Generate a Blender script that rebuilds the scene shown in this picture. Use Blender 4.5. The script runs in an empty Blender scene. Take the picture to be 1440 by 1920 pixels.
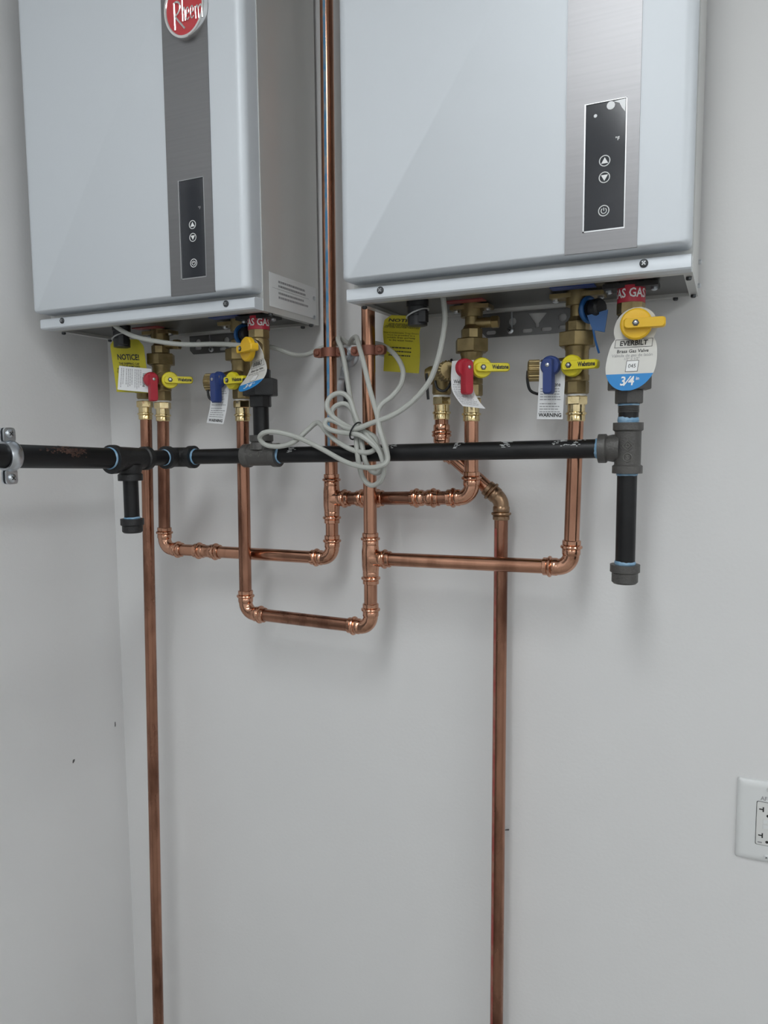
import bpy, bmesh, math, random
from mathutils import Vector, Matrix

random.seed(7)
V = Vector
S = bpy.context.scene
COL = S.collection

# ------------------------------------------------------------------ camera
FPX = 1390.55
CAM = V((0.0, -1.20, 1.50))
CR = V((0.9074, 0.4203, -0.0084)); CU = V((-0.0328, 0.0909, 0.9953)); CF = V((-0.4191, 0.9028, -0.0963))
cd = bpy.data.cameras.new('camera'); cam = bpy.data.objects.new('camera', cd); COL.objects.link(cam)
cd.sensor_fit = 'VERTICAL'; cd.sensor_height = 24.0; cd.sensor_width = 18.0
cd.lens = FPX / 1920 * 24.0; cd.clip_start = 0.02
cam.matrix_world = Matrix(((CR.x, CU.x, -CF.x, CAM.x), (CR.y, CU.y, -CF.y, CAM.y), (CR.z, CU.z, -CF.z, CAM.z), (0, 0, 0, 1)))
S.camera = cam

# ------------------------------------------------------------------ world, exposure
w = bpy.data.worlds.new('world'); S.world = w; w.use_nodes = True
w.node_tree.nodes['Background'].inputs[0].default_value = (0.8, 0.85, 0.9, 1)
w.node_tree.nodes['Background'].inputs[1].default_value = 0.05
S.view_settings.view_transform = 'Standard'; S.view_settings.look = 'None'
S.view_settings.gamma = 1.0; S.view_settings.use_curve_mapping = False
S.view_settings.exposure = -0.20
LAMP_STRENGTH = 13.8
LAMP_COLOR = (0.95, 0.985, 1.0)

# ------------------------------------------------------------------ materials
MATS = {}
def mat(name, col, rough=0.5, metal=0.0, var=None, vscale=20.0, vstretch=(1, 1, 1), bump=0.0, bscale=200.0,
        coat=0.0, emit=None, aniso=0.0, spec=0.5, vlo=0.4, vhi=0.7, rvar=0.0):
    m = bpy.data.materials.new(name); m.use_nodes = True
    nt = m.node_tree; b = nt.nodes['Principled BSDF']
    b.inputs['Base Color'].default_value = (*col, 1); b.inputs['Roughness'].default_value = rough
    b.inputs['Metallic'].default_value = metal; b.inputs['Coat Weight'].default_value = coat
    b.inputs['Specular IOR Level'].default_value = spec; b.inputs['Anisotropic'].default_value = aniso
    if emit:
        b.inputs['Emission Color'].default_value = (*emit[0], 1); b.inputs['Emission Strength'].default_value = emit[1]
    tc = nt.nodes.new('ShaderNodeTexCoord')
    if var:
        mp = nt.nodes.new('ShaderNodeMapping'); mp.inputs['Scale'].default_value = vstretch
        nz = nt.nodes.new('ShaderNodeTexNoise'); nz.inputs['Scale'].default_value = vscale; nz.inputs['Detail'].default_value = 6
        rp = nt.nodes.new('ShaderNodeValToRGB')
        rp.color_ramp.elements[0].position = vlo; rp.color_ramp.elements[1].position = vhi
        rp.color_ramp.elements[0].color = (*col, 1); rp.color_ramp.elements[1].color = (*var, 1)
        nt.links.new(tc.outputs['Object'], mp.inputs['Vector']); nt.links.new(mp.outputs[0], nz.inputs['Vector'])
        nt.links.new(nz.outputs['Fac'], rp.inputs[0]); nt.links.new(rp.outputs[0], b.inputs['Base Color'])
        if rvar:
            mr = nt.nodes.new('ShaderNodeMapRange'); mr.inputs['From Min'].default_value = vlo; mr.inputs['From Max'].default_value = vhi
            mr.inputs['To Min'].default_value = rough; mr.inputs['To Max'].default_value = rough + rvar
            nt.links.new(nz.outputs['Fac'], mr.inputs[0]); nt.links.new(mr.outputs[0], b.inputs['Roughness'])
    if bump:
        n2 = nt.nodes.new('ShaderNodeTexNoise'); n2.inputs['Scale'].default_value = bscale; n2.inputs['Detail'].default_value = 4
        bp = nt.nodes.new('ShaderNodeBump'); bp.inputs['Strength'].default_value = bump; bp.inputs['Distance'].default_value = 0.002
        nt.links.new(tc.outputs['Object'], n2.inputs['Vector']); nt.links.new(n2.outputs['Fac'], bp.inputs['Height'])
        nt.links.new(bp.outputs[0], b.inputs['Normal'])
    MATS[name] = m
    return m

mat('wall_paint', (0.735, 0.735, 0.735), 0.45, var=(0.72, 0.72, 0.72), vscale=3, bump=0.12, bscale=160)
mat('ceiling_paint', (0.84, 0.84, 0.835), 0.8)
mat('floor_concrete', (0.42, 0.41, 0.395), 0.6, var=(0.35, 0.345, 0.33), vscale=6)
mat('added_door_paint', (0.14, 0.14, 0.145), 0.45)
mat('trim_paint', (0.62, 0.62, 0.61), 0.4)
mat('heater_silver', (0.66, 0.70, 0.74), 0.48, metal=0.15, bump=0.03, bscale=900)
mat('heater_casing', (0.60, 0.605, 0.59), 0.34, metal=0.45, var=(0.66, 0.665, 0.645), vscale=2.5, bump=0.02, bscale=600)
mat('heater_under_shaded', (0.13, 0.13, 0.125), 0.34, metal=0.75)  # base darkened to carry the shade and dark reflections under the heaters
mat('brushed_steel', (0.225, 0.223, 0.230), 0.38, metal=1.0, var=(0.240, 0.238, 0.244), vscale=8, vstretch=(1, 1, 40), aniso=0.5, vlo=0.3)
mat('dark_glass', (0.022, 0.025, 0.032), 0.12, coat=0.4)
mat('rim_silver', (0.50, 0.51, 0.52), 0.32, metal=0.9)
mat('print_white', (0.82, 0.83, 0.83), 0.5)
mat('print_grey', (0.30, 0.30, 0.31), 0.5)
mat('print_black', (0.02, 0.02, 0.02), 0.5)
mat('film', (0.75, 0.77, 0.78), 0.2)
mat('emblem_red', (0.55, 0.025, 0.035), 0.2, coat=0.6)
mat('emblem_chrome', (0.80, 0.79, 0.78), 0.18, metal=0.9)
mat('screw_dark', (0.07, 0.075, 0.08), 0.4, metal=0.6)
mat('zinc', (0.62, 0.65, 0.68), 0.28, metal=1.0, var=(0.5, 0.53, 0.57), vscale=60)
mat('bracket_steel', (0.17, 0.17, 0.172), 0.38, metal=0.7)
mat('copper', (0.54, 0.285, 0.19), 0.17, metal=1.0, var=(0.25, 0.12, 0.075), vscale=9, vstretch=(3, 3, 0.8), vlo=0.45, vhi=0.72, rvar=0.12)
mat('copper_aged', (0.44, 0.225, 0.15), 0.22, metal=1.0, var=(0.15, 0.068, 0.045), vscale=7, vstretch=(4, 4, 1.0), vlo=0.40, vhi=0.66, rvar=0.12)
mat('copper_fitting', (0.62, 0.34, 0.23), 0.14, metal=1.0, var=(0.34, 0.17, 0.105), vscale=45, vlo=0.5, vhi=0.72, bump=0.15, bscale=120)
mat('copper_elbow_dark', (0.34, 0.225, 0.14), 0.30, metal=1.0, var=(0.24, 0.15, 0.095), vscale=40)
mat('clamp_copper', (0.26, 0.105, 0.072), 0.48, metal=0.55, bump=0.15, bscale=400)
mat('ink_blue', (0.05, 0.22, 0.42), 0.5, var=(0.22, 0.30, 0.36), vscale=60)
mat('ink_red', (0.34, 0.06, 0.05), 0.45, var=(0.36, 0.16, 0.11), vscale=50)
mat('brass_dark', (0.33, 0.255, 0.125), 0.40, metal=0.85, var=(0.23, 0.175, 0.085), vscale=50, bump=0.12, bscale=350)
mat('brass_bright', (0.82, 0.68, 0.40), 0.18, metal=1.0, var=(0.62, 0.48, 0.24), vscale=60, bump=0.2, bscale=110)
mat('tape_white', (0.82, 0.82, 0.80), 0.7)
mat('black_pipe', (0.007, 0.007, 0.008), 0.38, var=(0.012, 0.012, 0.013), vscale=30, spec=0.35)
mat("rust", (0.085, 0.040, 0.028), 0.7, var=(0.04, 0.022, 0.017), vscale=120)
mat('black_pipe_rust', (0.007, 0.007, 0.008), 0.40, spec=0.35)
mat('iron_fitting', (0.085, 0.082, 0.078), 0.44, metal=0.3, bump=0.35, bscale=420, var=(0.105, 0.102, 0.096), vscale=20)
mat('iron_fitting_dark', (0.020, 0.020, 0.021), 0.46, metal=0.2, bump=0.3, bscale=420)
mat('iron_mark', (0.15, 0.145, 0.135), 0.4, metal=0.3)
mat('pipe_dope', (0.17, 0.34, 0.52), 0.55, var=(0.36, 0.52, 0.66), vscale=90, bump=0.5, bscale=300)
mat('plastic_yellow', (0.72, 0.62, 0.02), 0.38)
mat('plastic_amber', (0.78, 0.47, 0.015), 0.36, bump=0.05, bscale=200)
mat('plastic_red', (0.42, 0.022, 0.04), 0.36)
mat('plastic_blue', (0.025, 0.05, 0.19), 0.38)
mat('plastic_bright_blue', (0.015, 0.10, 0.30), 0.4)
mat('plastic_black', (0.012, 0.013, 0.015), 0.42)
mat('tape_red', (0.46, 0.02, 0.045), 0.4)
mat('sticker_red', (0.26, 0.04, 0.045), 0.45)
mat('sticker_blue', (0.025, 0.06, 0.25), 0.45)
mat('sticker_pink', (0.60, 0.40, 0.40), 0.5)
mat('sticker_white', (0.72, 0.73, 0.73), 0.5)
mat('paper_yellow', (0.56, 0.50, 0.03), 0.6)
mat('paper_white', (0.76, 0.77, 0.78), 0.6)
mat('card_grey', (0.66, 0.655, 0.62), 0.55)
mat('card_blue', (0.02, 0.24, 0.60), 0.5)
mat('cable_grey', (0.43, 0.44, 0.41), 0.48)
mat('wire_grey', (0.42, 0.43, 0.43), 0.45)
mat('outlet_white', (0.72, 0.735, 0.735), 0.35)
mat('outlet_ivory', (0.70, 0.705, 0.69), 0.35)
mat('scuff', (0.10, 0.10, 0.10), 0.7)
mat('lamp_diffuser', (0.9, 0.9, 0.9), 0.5, emit=(LAMP_COLOR, LAMP_STRENGTH))

# ------------------------------------------------------------------ helpers

def frame(d, ref=None):
    d = V(d).normalized()
    if ref is None: ref = V((0, 0, 1)) if abs(d.z) < 0.9 else V((1, 0, 0))
    a = V(ref).cross(d).normalized(); b = d.cross(a)
    return a, b, d

ORIG = {}
def thing(name, label, cat, loc, group=None):
    o = bpy.data.objects.new(name, None); COL.objects.link(o)
    o.location = loc; o.empty_display_size = 0.02
    o['label'] = label; o['category'] = cat
    if group: o['group'] = group
    ORIG[o] = V(loc)
    return o

def smooth(me, ang=35):
    me.shade_smooth(); me.set_sharp_from_angle(angle=math.radians(ang))

class MB:
    def __init__(s): s.v = []; s.f = []
    def add(s, vs, fs):
        n = len(s.v); s.v += [V(p) for p in vs]; s.f += [tuple(i + n for i in q) for q in fs]; return s
    def lathe(s, prof, o, d, seg=24, phase=0.0, cap=True, ref=None):
        a, b, d = frame(d, ref); o = V(o); vs = []; fs = []
        for r, h in prof:
            for k in range(seg):
                t = 2 * math.pi * k / seg + phase
                vs.append(o + d * h + a * (r * math.cos(t)) + b * (r * math.sin(t)))
        for i in range(len(prof) - 1):
            for k in range(seg):
                k2 = (k + 1) % seg
                fs.append((i * seg + k, i * seg + k2, (i + 1) * seg + k2, (i + 1) * seg + k))
        if cap:
            fs.append(tuple(reversed(range(seg)))); m = (len(prof) - 1) * seg
            fs.append(tuple(range(m, m + seg)))
        return s.add(vs, fs)
    def cyl(s, p, q, r, seg=20, r2=None):
        p = V(p); q = V(q)
        return s.lathe([(r, 0), (r if r2 is None else r2, (q - p).length)], p, q - p, seg)
    def hexa(s, p, d, af, h, seg=6, phase=0.0, ch=0.0012):
        R = af / 2 / math.cos(math.pi / seg)
        return s.lathe([(R - ch, 0), (R, ch), (R, h - ch), (R - ch, h)], p, d, seg, phase)
    def tube(s, path, r, seg=10, cap=True, closed=False):
        path = [V(p) for p in path]; n = len(path); vs = []; fs = []
        t0 = (path[1] - path[0]).normalized(); a, b, _ = frame(t0)
        for i in range(n):
            if closed: t = (path[(i + 1) % n] - path[i - 1]).normalized()
            elif i == 0: t = t0
            elif i == n - 1: t = (path[-1] - path[-2]).normalized()
            else: t = (path[i + 1] - path[i - 1]).normalized()
            a = (a - t * a.dot(t)).normalized(); b = t.cross(a)
            rr = r[i] if isinstance(r, (list, tuple)) else r
            for k in range(seg):
                th = 2 * math.pi * k / seg
                vs.append(path[i] + a * (rr * math.cos(th)) + b * (rr * math.sin(th)))
        m = n if closed else n - 1
        for i in range(m):
            j = (i + 1) % n
            for k in range(seg):
                k2 = (k + 1) % seg
                fs.append((i * seg + k, i * seg + k2, j * seg + k2, j * seg + k))
        if cap and not closed:
            fs.append(tuple(reversed(range(seg)))); fs.append(tuple(range((n - 1) * seg, n * seg)))
        return s.add(vs, fs)
    def ring(s, o, d, R, r, seg=24, rs=8):
        a, b, d = frame(d)
        return s.tube([V(o) + a * (R * math.cos(t)) + b * (R * math.sin(t)) for t in [2 * math.pi * k / seg for k in range(seg)]], r, rs, closed=True)
    def box(s, c, size, ax=None):
        c = V(c); hx, hy, hz = [q / 2 for q in size]
        a, b, e = ax if ax else (V((1, 0, 0)), V((0, 1, 0)), V((0, 0, 1)))
        vs = [c + a * (i * hx) + b * (j * hy) + e * (k * hz) for k in (-1, 1) for j in (-1, 1) for i in (-1, 1)]
        return s.add(vs, [(0, 2, 3, 1), (4, 5, 7, 6), (0, 1, 5, 4), (2, 6, 7, 3), (0, 4, 6, 2), (1, 3, 7, 5)])
    def bbox(s, lo, hi):
        lo = V(lo); hi = V(hi); return s.box((lo + hi) / 2, hi - lo)
    def plate(s, outline, mapf, t0, t1, chamfer=0.0):
        """outline in (u,v), counter-clockwise; mapf(u,v,w) gives the point; solid from w=t0 to w=t1"""
        n = len(outline); vs = [mapf(u, v, t0) for u, v in outline]
        fs = [tuple(reversed(range(n)))]
        if chamfer:
            cu = sum(p[0] for p in outline) / n; cv = sum(p[1] for p in outline) / n
            vs += [mapf(u, v, t1 - chamfer) for u, v in outline]
            ins = []
            for u, v in outline:
                L = math.hypot(u - cu, v - cv) or 1; k = max(0.0, 1 - chamfer / L); ins.append((cu + (u - cu) * k, cv + (v - cv) * k))
            vs += [mapf(u, v, t1) for u, v in ins]; rows = 3
        else:
            vs += [mapf(u, v, t1) for u, v in outline]; rows = 2
        for r in range(rows - 1):
            for i in range(n):
                j = (i + 1) % n; fs.append((r * n + i, r * n + j, (r + 1) * n + j, (r + 1) * n + i))
        fs.append(tuple(range((rows - 1) * n, rows * n)))
        return s.add(vs, fs)
    def build(s, name, m, parent, ang=35, kind=None, flat=False, bevel=0.0, label=None):
        root = parent
        while root.parent: root = root.parent
        o0 = ORIG[root]
        me = bpy.data.meshes.new(name); me.from_pydata([tuple(p - o0) for p in s.v], [], s.f)
        bm = bmesh.new(); bm.from_mesh(me); bmesh.ops.recalc_face_normals(bm, faces=bm.faces)
        if bevel:
            es = [e for e in bm.edges if len(e.link_faces) == 2 and e.calc_face_angle(0) > 0.6]
            bmesh.ops.bevel(bm, geom=es, offset=bevel, segments=2, affect='EDGES', profile=0.6, clamp_overlap=True)
        bm.to_mesh(me); bm.free()
        if not flat: smooth(me, ang)
        me.materials.append(MATS[m] if isinstance(m, str) else m)
        o = bpy.data.objects.new(name, me); COL.objects.link(o); o.parent = parent
        if kind: o['kind'] = kind
        if label: o['label'] = label
        return o

def catmull(pts, n=8, closed=False):
    pts = [V(p) for p in pts]; out = []; N = len(pts)
    rng = range(N) if closed else range(N - 1)
    for i in rng:
        if closed: p0, p1, p2, p3 = pts[i - 1], pts[i], pts[(i + 1) % N], pts[(i + 2) % N]
        else: p0, p1, p2, p3 = pts[max(i - 1, 0)], pts[i], pts[i + 1], pts[min(i + 2, N - 1)]
        for k in range(n):
            t = k / n
            out.append(0.5 * ((2 * p1) + (p2 - p0) * t + (2 * p0 - 5 * p1 + 4 * p2 - p3) * t * t + (3 * p1 - p0 - 3 * p2 + p3) * t ** 3))
    if not closed: out.append(pts[-1])
    return out

_tc = {}
def text2d(s, size, bold=0.0, sx=1.0, align='CENTER', lead=1.0):
    key = (s, size, bold, sx, align, lead)
    if key in _tc: return _tc[key]
    c = bpy.data.curves.new('t', 'FONT'); c.body = s; c.size = size; c.align_x = align; c.align_y = 'CENTER'
    c.offset = bold * size; c.resolution_u = 2; c.space_line = lead
    o = bpy.data.objects.new('t', c); COL.objects.link(o)
    me = bpy.data.meshes.new_from_object(o.evaluated_get(bpy.context.evaluated_depsgraph_get()))
    r = ([(v.co.x * sx, v.co.y) for v in me.vertices], [tuple(p.vertices) for p in me.polygons])
    bpy.data.objects.remove(o); bpy.data.curves.remove(c); bpy.data.meshes.remove(me)
    _tc[key] = r
    return r

def lettering(s, size, mapf, m, parent, name='lettering', **kw):
    vs, fs = text2d(s, size, **kw)
    mb = MB(); mb.add([mapf(x, y) for x, y in vs], fs)
    return mb.build(name, m, parent, flat=True)

def plane(o, ux, uy):
    o = V(o); ux = V(ux).normalized(); uy = V(uy).normalized(); n = ux.cross(uy)
    return lambda u, v, w=0.0: o + ux * u + uy * v + n * w

def dashes(mb, mapf, rows, w, seed, align='L'):
    """illegible lines of print: rows = list of (v, height)"""
    r = random.Random(seed)
    for v, h in rows:
        u = -w / 2; end = w / 2 - r.random() * w * 0.25
        while u < end:
            L = min(r.uniform(0.0015, 0.006), end - u)
            mb.add([mapf(u, v), mapf(u + L, v), mapf(u + L, v + h), mapf(u, v + h)], [(0, 1, 2, 3)])
            u += L + 0.0008

class Ribbon:
    """bent sheet: centre line points and width directions; f(u, s) with s the length down the sheet"""
    def __init__(self, pts, wd):
        n = 8; self.P = catmull(pts, n)
        self.W = [x.normalized() for x in catmull([V(q) for q in wd], n)]
        self.L = [0.0]
        for i in range(1, len(self.P)): self.L.append(self.L[-1] + (self.P[i] - self.P[i - 1]).length)
        self.len = self.L[-1]
    def f(self, u, s, w=0.0):
        s = max(0.0, min(self.len, s)); i = 0
        while i < len(self.L) - 2 and self.L[i + 1] < s: i += 1
        t = (s - self.L[i]) / max(1e-9, self.L[i + 1] - self.L[i])
        p = self.P[i].lerp(self.P[i + 1], t); wd = self.W[i].lerp(self.W[i + 1], t)
        tg = (self.P[min(i + 2, len(self.P) - 1)] - self.P[max(i - 1, 0)]).normalized()
        nrm = tg.cross(wd).normalized()
        return p + wd * u + nrm * w
    def sheet(self, widthf, s0, s1, thick=0.0003, rows=24, cols=4, w0=0.0):
        mb = MB(); vs = []; fs = []; C = cols + 1
        for side in (0, 1):
            for i in range(rows + 1):
                s = s0 + (s1 - s0) * i / rows; a, b = widthf(s)
                for k in range(C): vs.append(self.f(a + (b - a) * k / cols, s, w0 + thick * (0.5 if side == 0 else -0.5)))
        N = (rows + 1) * C
        for i in range(rows):
            for k in range(cols):
                q = (i * C + k, i * C + k + 1, (i + 1) * C + k + 1, (i + 1) * C + k)
                fs.append(q); fs.append(tuple(N + j for j in reversed(q)))
            for k in (0, cols):
                fs.append((i * C + k, (i + 1) * C + k, N + (i + 1) * C + k, N + i * C + k))
        for i in (0, rows):
            for k in range(cols): fs.append((i * C + k, i * C + k + 1, N + i * C + k + 1, N + i * C + k))
        return mb.add(vs, fs)
    def print_map(self, w=0.0005):
        return lambda u, v: self.f(u, -v, w)

# ------------------------------------------------------------------ the room
LX, RX, FY, CZ = -1.197, 3.0, -4.6, 2.75
def struct(name, lo, hi, m):
    lo = V(lo); hi = V(hi)
    mb = MB(); mb.bbox(lo, hi)
    o0 = V(((lo.x + hi.x) / 2, (lo.y + hi.y) / 2, lo.z))
    me = bpy.data.meshes.new(name); me.from_pydata([tuple(p - o0) for p in mb.v], [], mb.f); me.materials.append(MATS[m])
    o = bpy.data.objects.new(name, me); o.location = o0; COL.objects.link(o); o['kind'] = 'structure'; ORIG[o] = o0
    return o
struct('floor', (LX - .1, FY - .1, -.1), (RX + .1, .1, 0), 'floor_concrete')
struct('ceiling', (LX - .1, FY - .1, CZ), (RX + .1, .1, CZ + .1), 'ceiling_paint')
wall_back = struct('wall_back', (LX - .1, 0, 0), (RX + .1, .1, CZ), 'wall_paint')
wall_left = struct('wall_left', (LX - .1, FY, 0), (LX, 0, CZ), 'wall_paint')
struct('wall_right', (RX, FY, 0), (RX + .1, 0, CZ), 'wall_paint')
struct('wall_front', (LX - .1, FY - .1, 0), (RX + .1, FY, CZ), 'wall_paint')
# unseen dark door, added so the corner heater's steel strip reflects something dark
dr = thing('added_door_1', 'added unseen dark grey flush door in the left wall', 'door', (LX, -1.25, 0)); dr['kind'] = 'structure'
del dr['category']
MB().bbox((LX + .001, -1.68, .01), (LX + .022, -.82, 2.06)).build('added_door_leaf', 'added_door_paint', dr)
fm = MB()
fm.bbox((LX + .001, -1.75, .0), (LX + .028, -1.685, 2.13)).bbox((LX + .001, -.815, .0), (LX + .028, -.75, 2.13)).bbox((LX + .001, -1.685, 2.065), (LX + .028, -.815, 2.13))
fm.build('added_door_frame', 'trim_paint', dr)
hd = MB(); hd.cyl((LX + .022, -.89, 1.0), (LX + .07, -.89, 1.0), .009).cyl((LX + .065, -.885, 1.0), (LX + .065, -1.0, 1.0), .009).cyl((LX + .022, -.89, 1.0), (LX + .028, -.89, 1.0), .026)
hd.build('added_door_handle', 'zinc', dr)
# scuff marks on the walls
def blob(o, ux, uy, rx, ry, name, parent, seed):
    r = random.Random(seed); f = plane(o, ux, uy); pts = []
    for k in range(12):
        t = 2 * math.pi * k / 12; q = r.uniform(.7, 1.1); pts.append((rx * q * math.cos(t), ry * q * math.sin(t)))
    MB().plate(pts, f, -.0005, .0004).build(name, 'scuff', parent)
blob(V((-0.3267, -0.0004, 0.8264)), (1, 0, .3), (-.3, 0, 1), .0045, .0014, 'scuff_mark', wall_back, 1)
blob(V((-1.1966, -0.1422, 0.8514)), (0, -1, .5), (0, .5, 1), .0022, .0045, 'scuff_mark', wall_left, 2)
blob(V((-1.1966, -0.0261, 0.8874)), (0, -1, 0), (0, 0, 1), .0012, .006, 'scuff_mark', wall_left, 3)

# ------------------------------------------------------------------ ceiling lights
def ceiling_light(x, y, lx, ly, label):
    """wraparound fixture: thin housing on the ceiling, bowed diffuser below, end caps"""
    t = thing('ceiling_light', label, 'light', (x, y, CZ), 'wraparound ceiling lights')
    MB().bbox((x - lx / 2, y - ly / 2, CZ - .02), (x + lx / 2, y + ly / 2, CZ - .001)).build('housing', 'trim_paint', t)
    sec = [(x - (lx / 2 - .01) * math.cos(q), CZ - .02 - .11 * math.sin(q)) for q in [math.pi * k / 12 for k in range(13)]]
    n = len(sec); vs = [V((a, yy, c)) for yy in (y - ly / 2 + .02, y + ly / 2 - .02) for a, c in sec]
    fs = [(k, k + 1, n + k + 1, n + k) for k in range(n - 1)] + [tuple(range(n)), tuple(range(n, 2 * n))]
    MB().add(vs, fs).build('diffuser', 'lamp_diffuser', t)
    for yy in (y - ly / 2, y + ly / 2 - .02):
        vs = [V((a, q, c - .004)) for q in (yy, yy + .02) for a, c in sec]
        MB().add(vs, [tuple(range(n)), tuple(range(n, 2 * n))] + [(k, (k + 1) % n, n + (k + 1) % n, n + k) for k in range(n)]).build('end_cap', 'trim_paint', t)
ceiling_light(-0.22, -1.70, 0.36, 1.3, 'white bowed ceiling light nearest the two water heaters')
ceiling_light(2.15, -1.70, 0.36, 1.3, 'added white bowed fill light at the right of the room, nearer the heater wall')  # unseen side lamp, added to brighten the left wall
ceiling_light(-0.20, -3.60, 0.36, 1.3, 'added white bowed fill light at the far end of the room, on the door side')  # out-of-view lamp added for softer frontal fill
ceiling_light(2.30, -3.60, 0.36, 1.3, 'added white bowed fill light in the far corner away from the heaters')  # another unseen lamp, added as ambient fill

# ------------------------------------------------------------------ water heaters
HW, HH = 0.47, 0.70
YB, YL, YP = -.0125, -.211, -.229      # back of casing, lip face, panel face
DX = 0.629
def screw(mb_parent, p, d, r=.0046, name='screw', m='screw_dark'):
    a, b, d = frame(d); p = V(p)
    mb = MB(); mb.lathe([(r, 0), (r, .0012), (r * .8, .0024), (r * .3, .003)], p, d, 16)
    o = mb.build(name, m, mb_parent)
    x = MB()
    ua = (a + b).normalized(); ub = (a - b).normalized()
    x.box(p + d * .0029, (r * 1.1, r * .22, .0006), (ua, ub, d)).box(p + d * .0029, (r * .22, r * 1.1, .0006), (ua, ub, d))
    x.build('cross_slot', 'rim_silver' if m == 'screw_dark' else 'screw_dark', o)
    return o

def rounded_rect(x0, x1, y0, y1, r, n=4):
    out = []
    for cx, cy, a0 in ((x1 - r, y0 + r, -90), (x1 - r, y1 - r, 0), (x0 + r, y1 - r, 90), (x0 + r, y0 + r, 180)):
        for k in range(n + 1):
            t = math.radians(a0 + 90 * k / n); out.append((cx + r * math.cos(t), cy + r * math.sin(t)))
    return out

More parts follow.
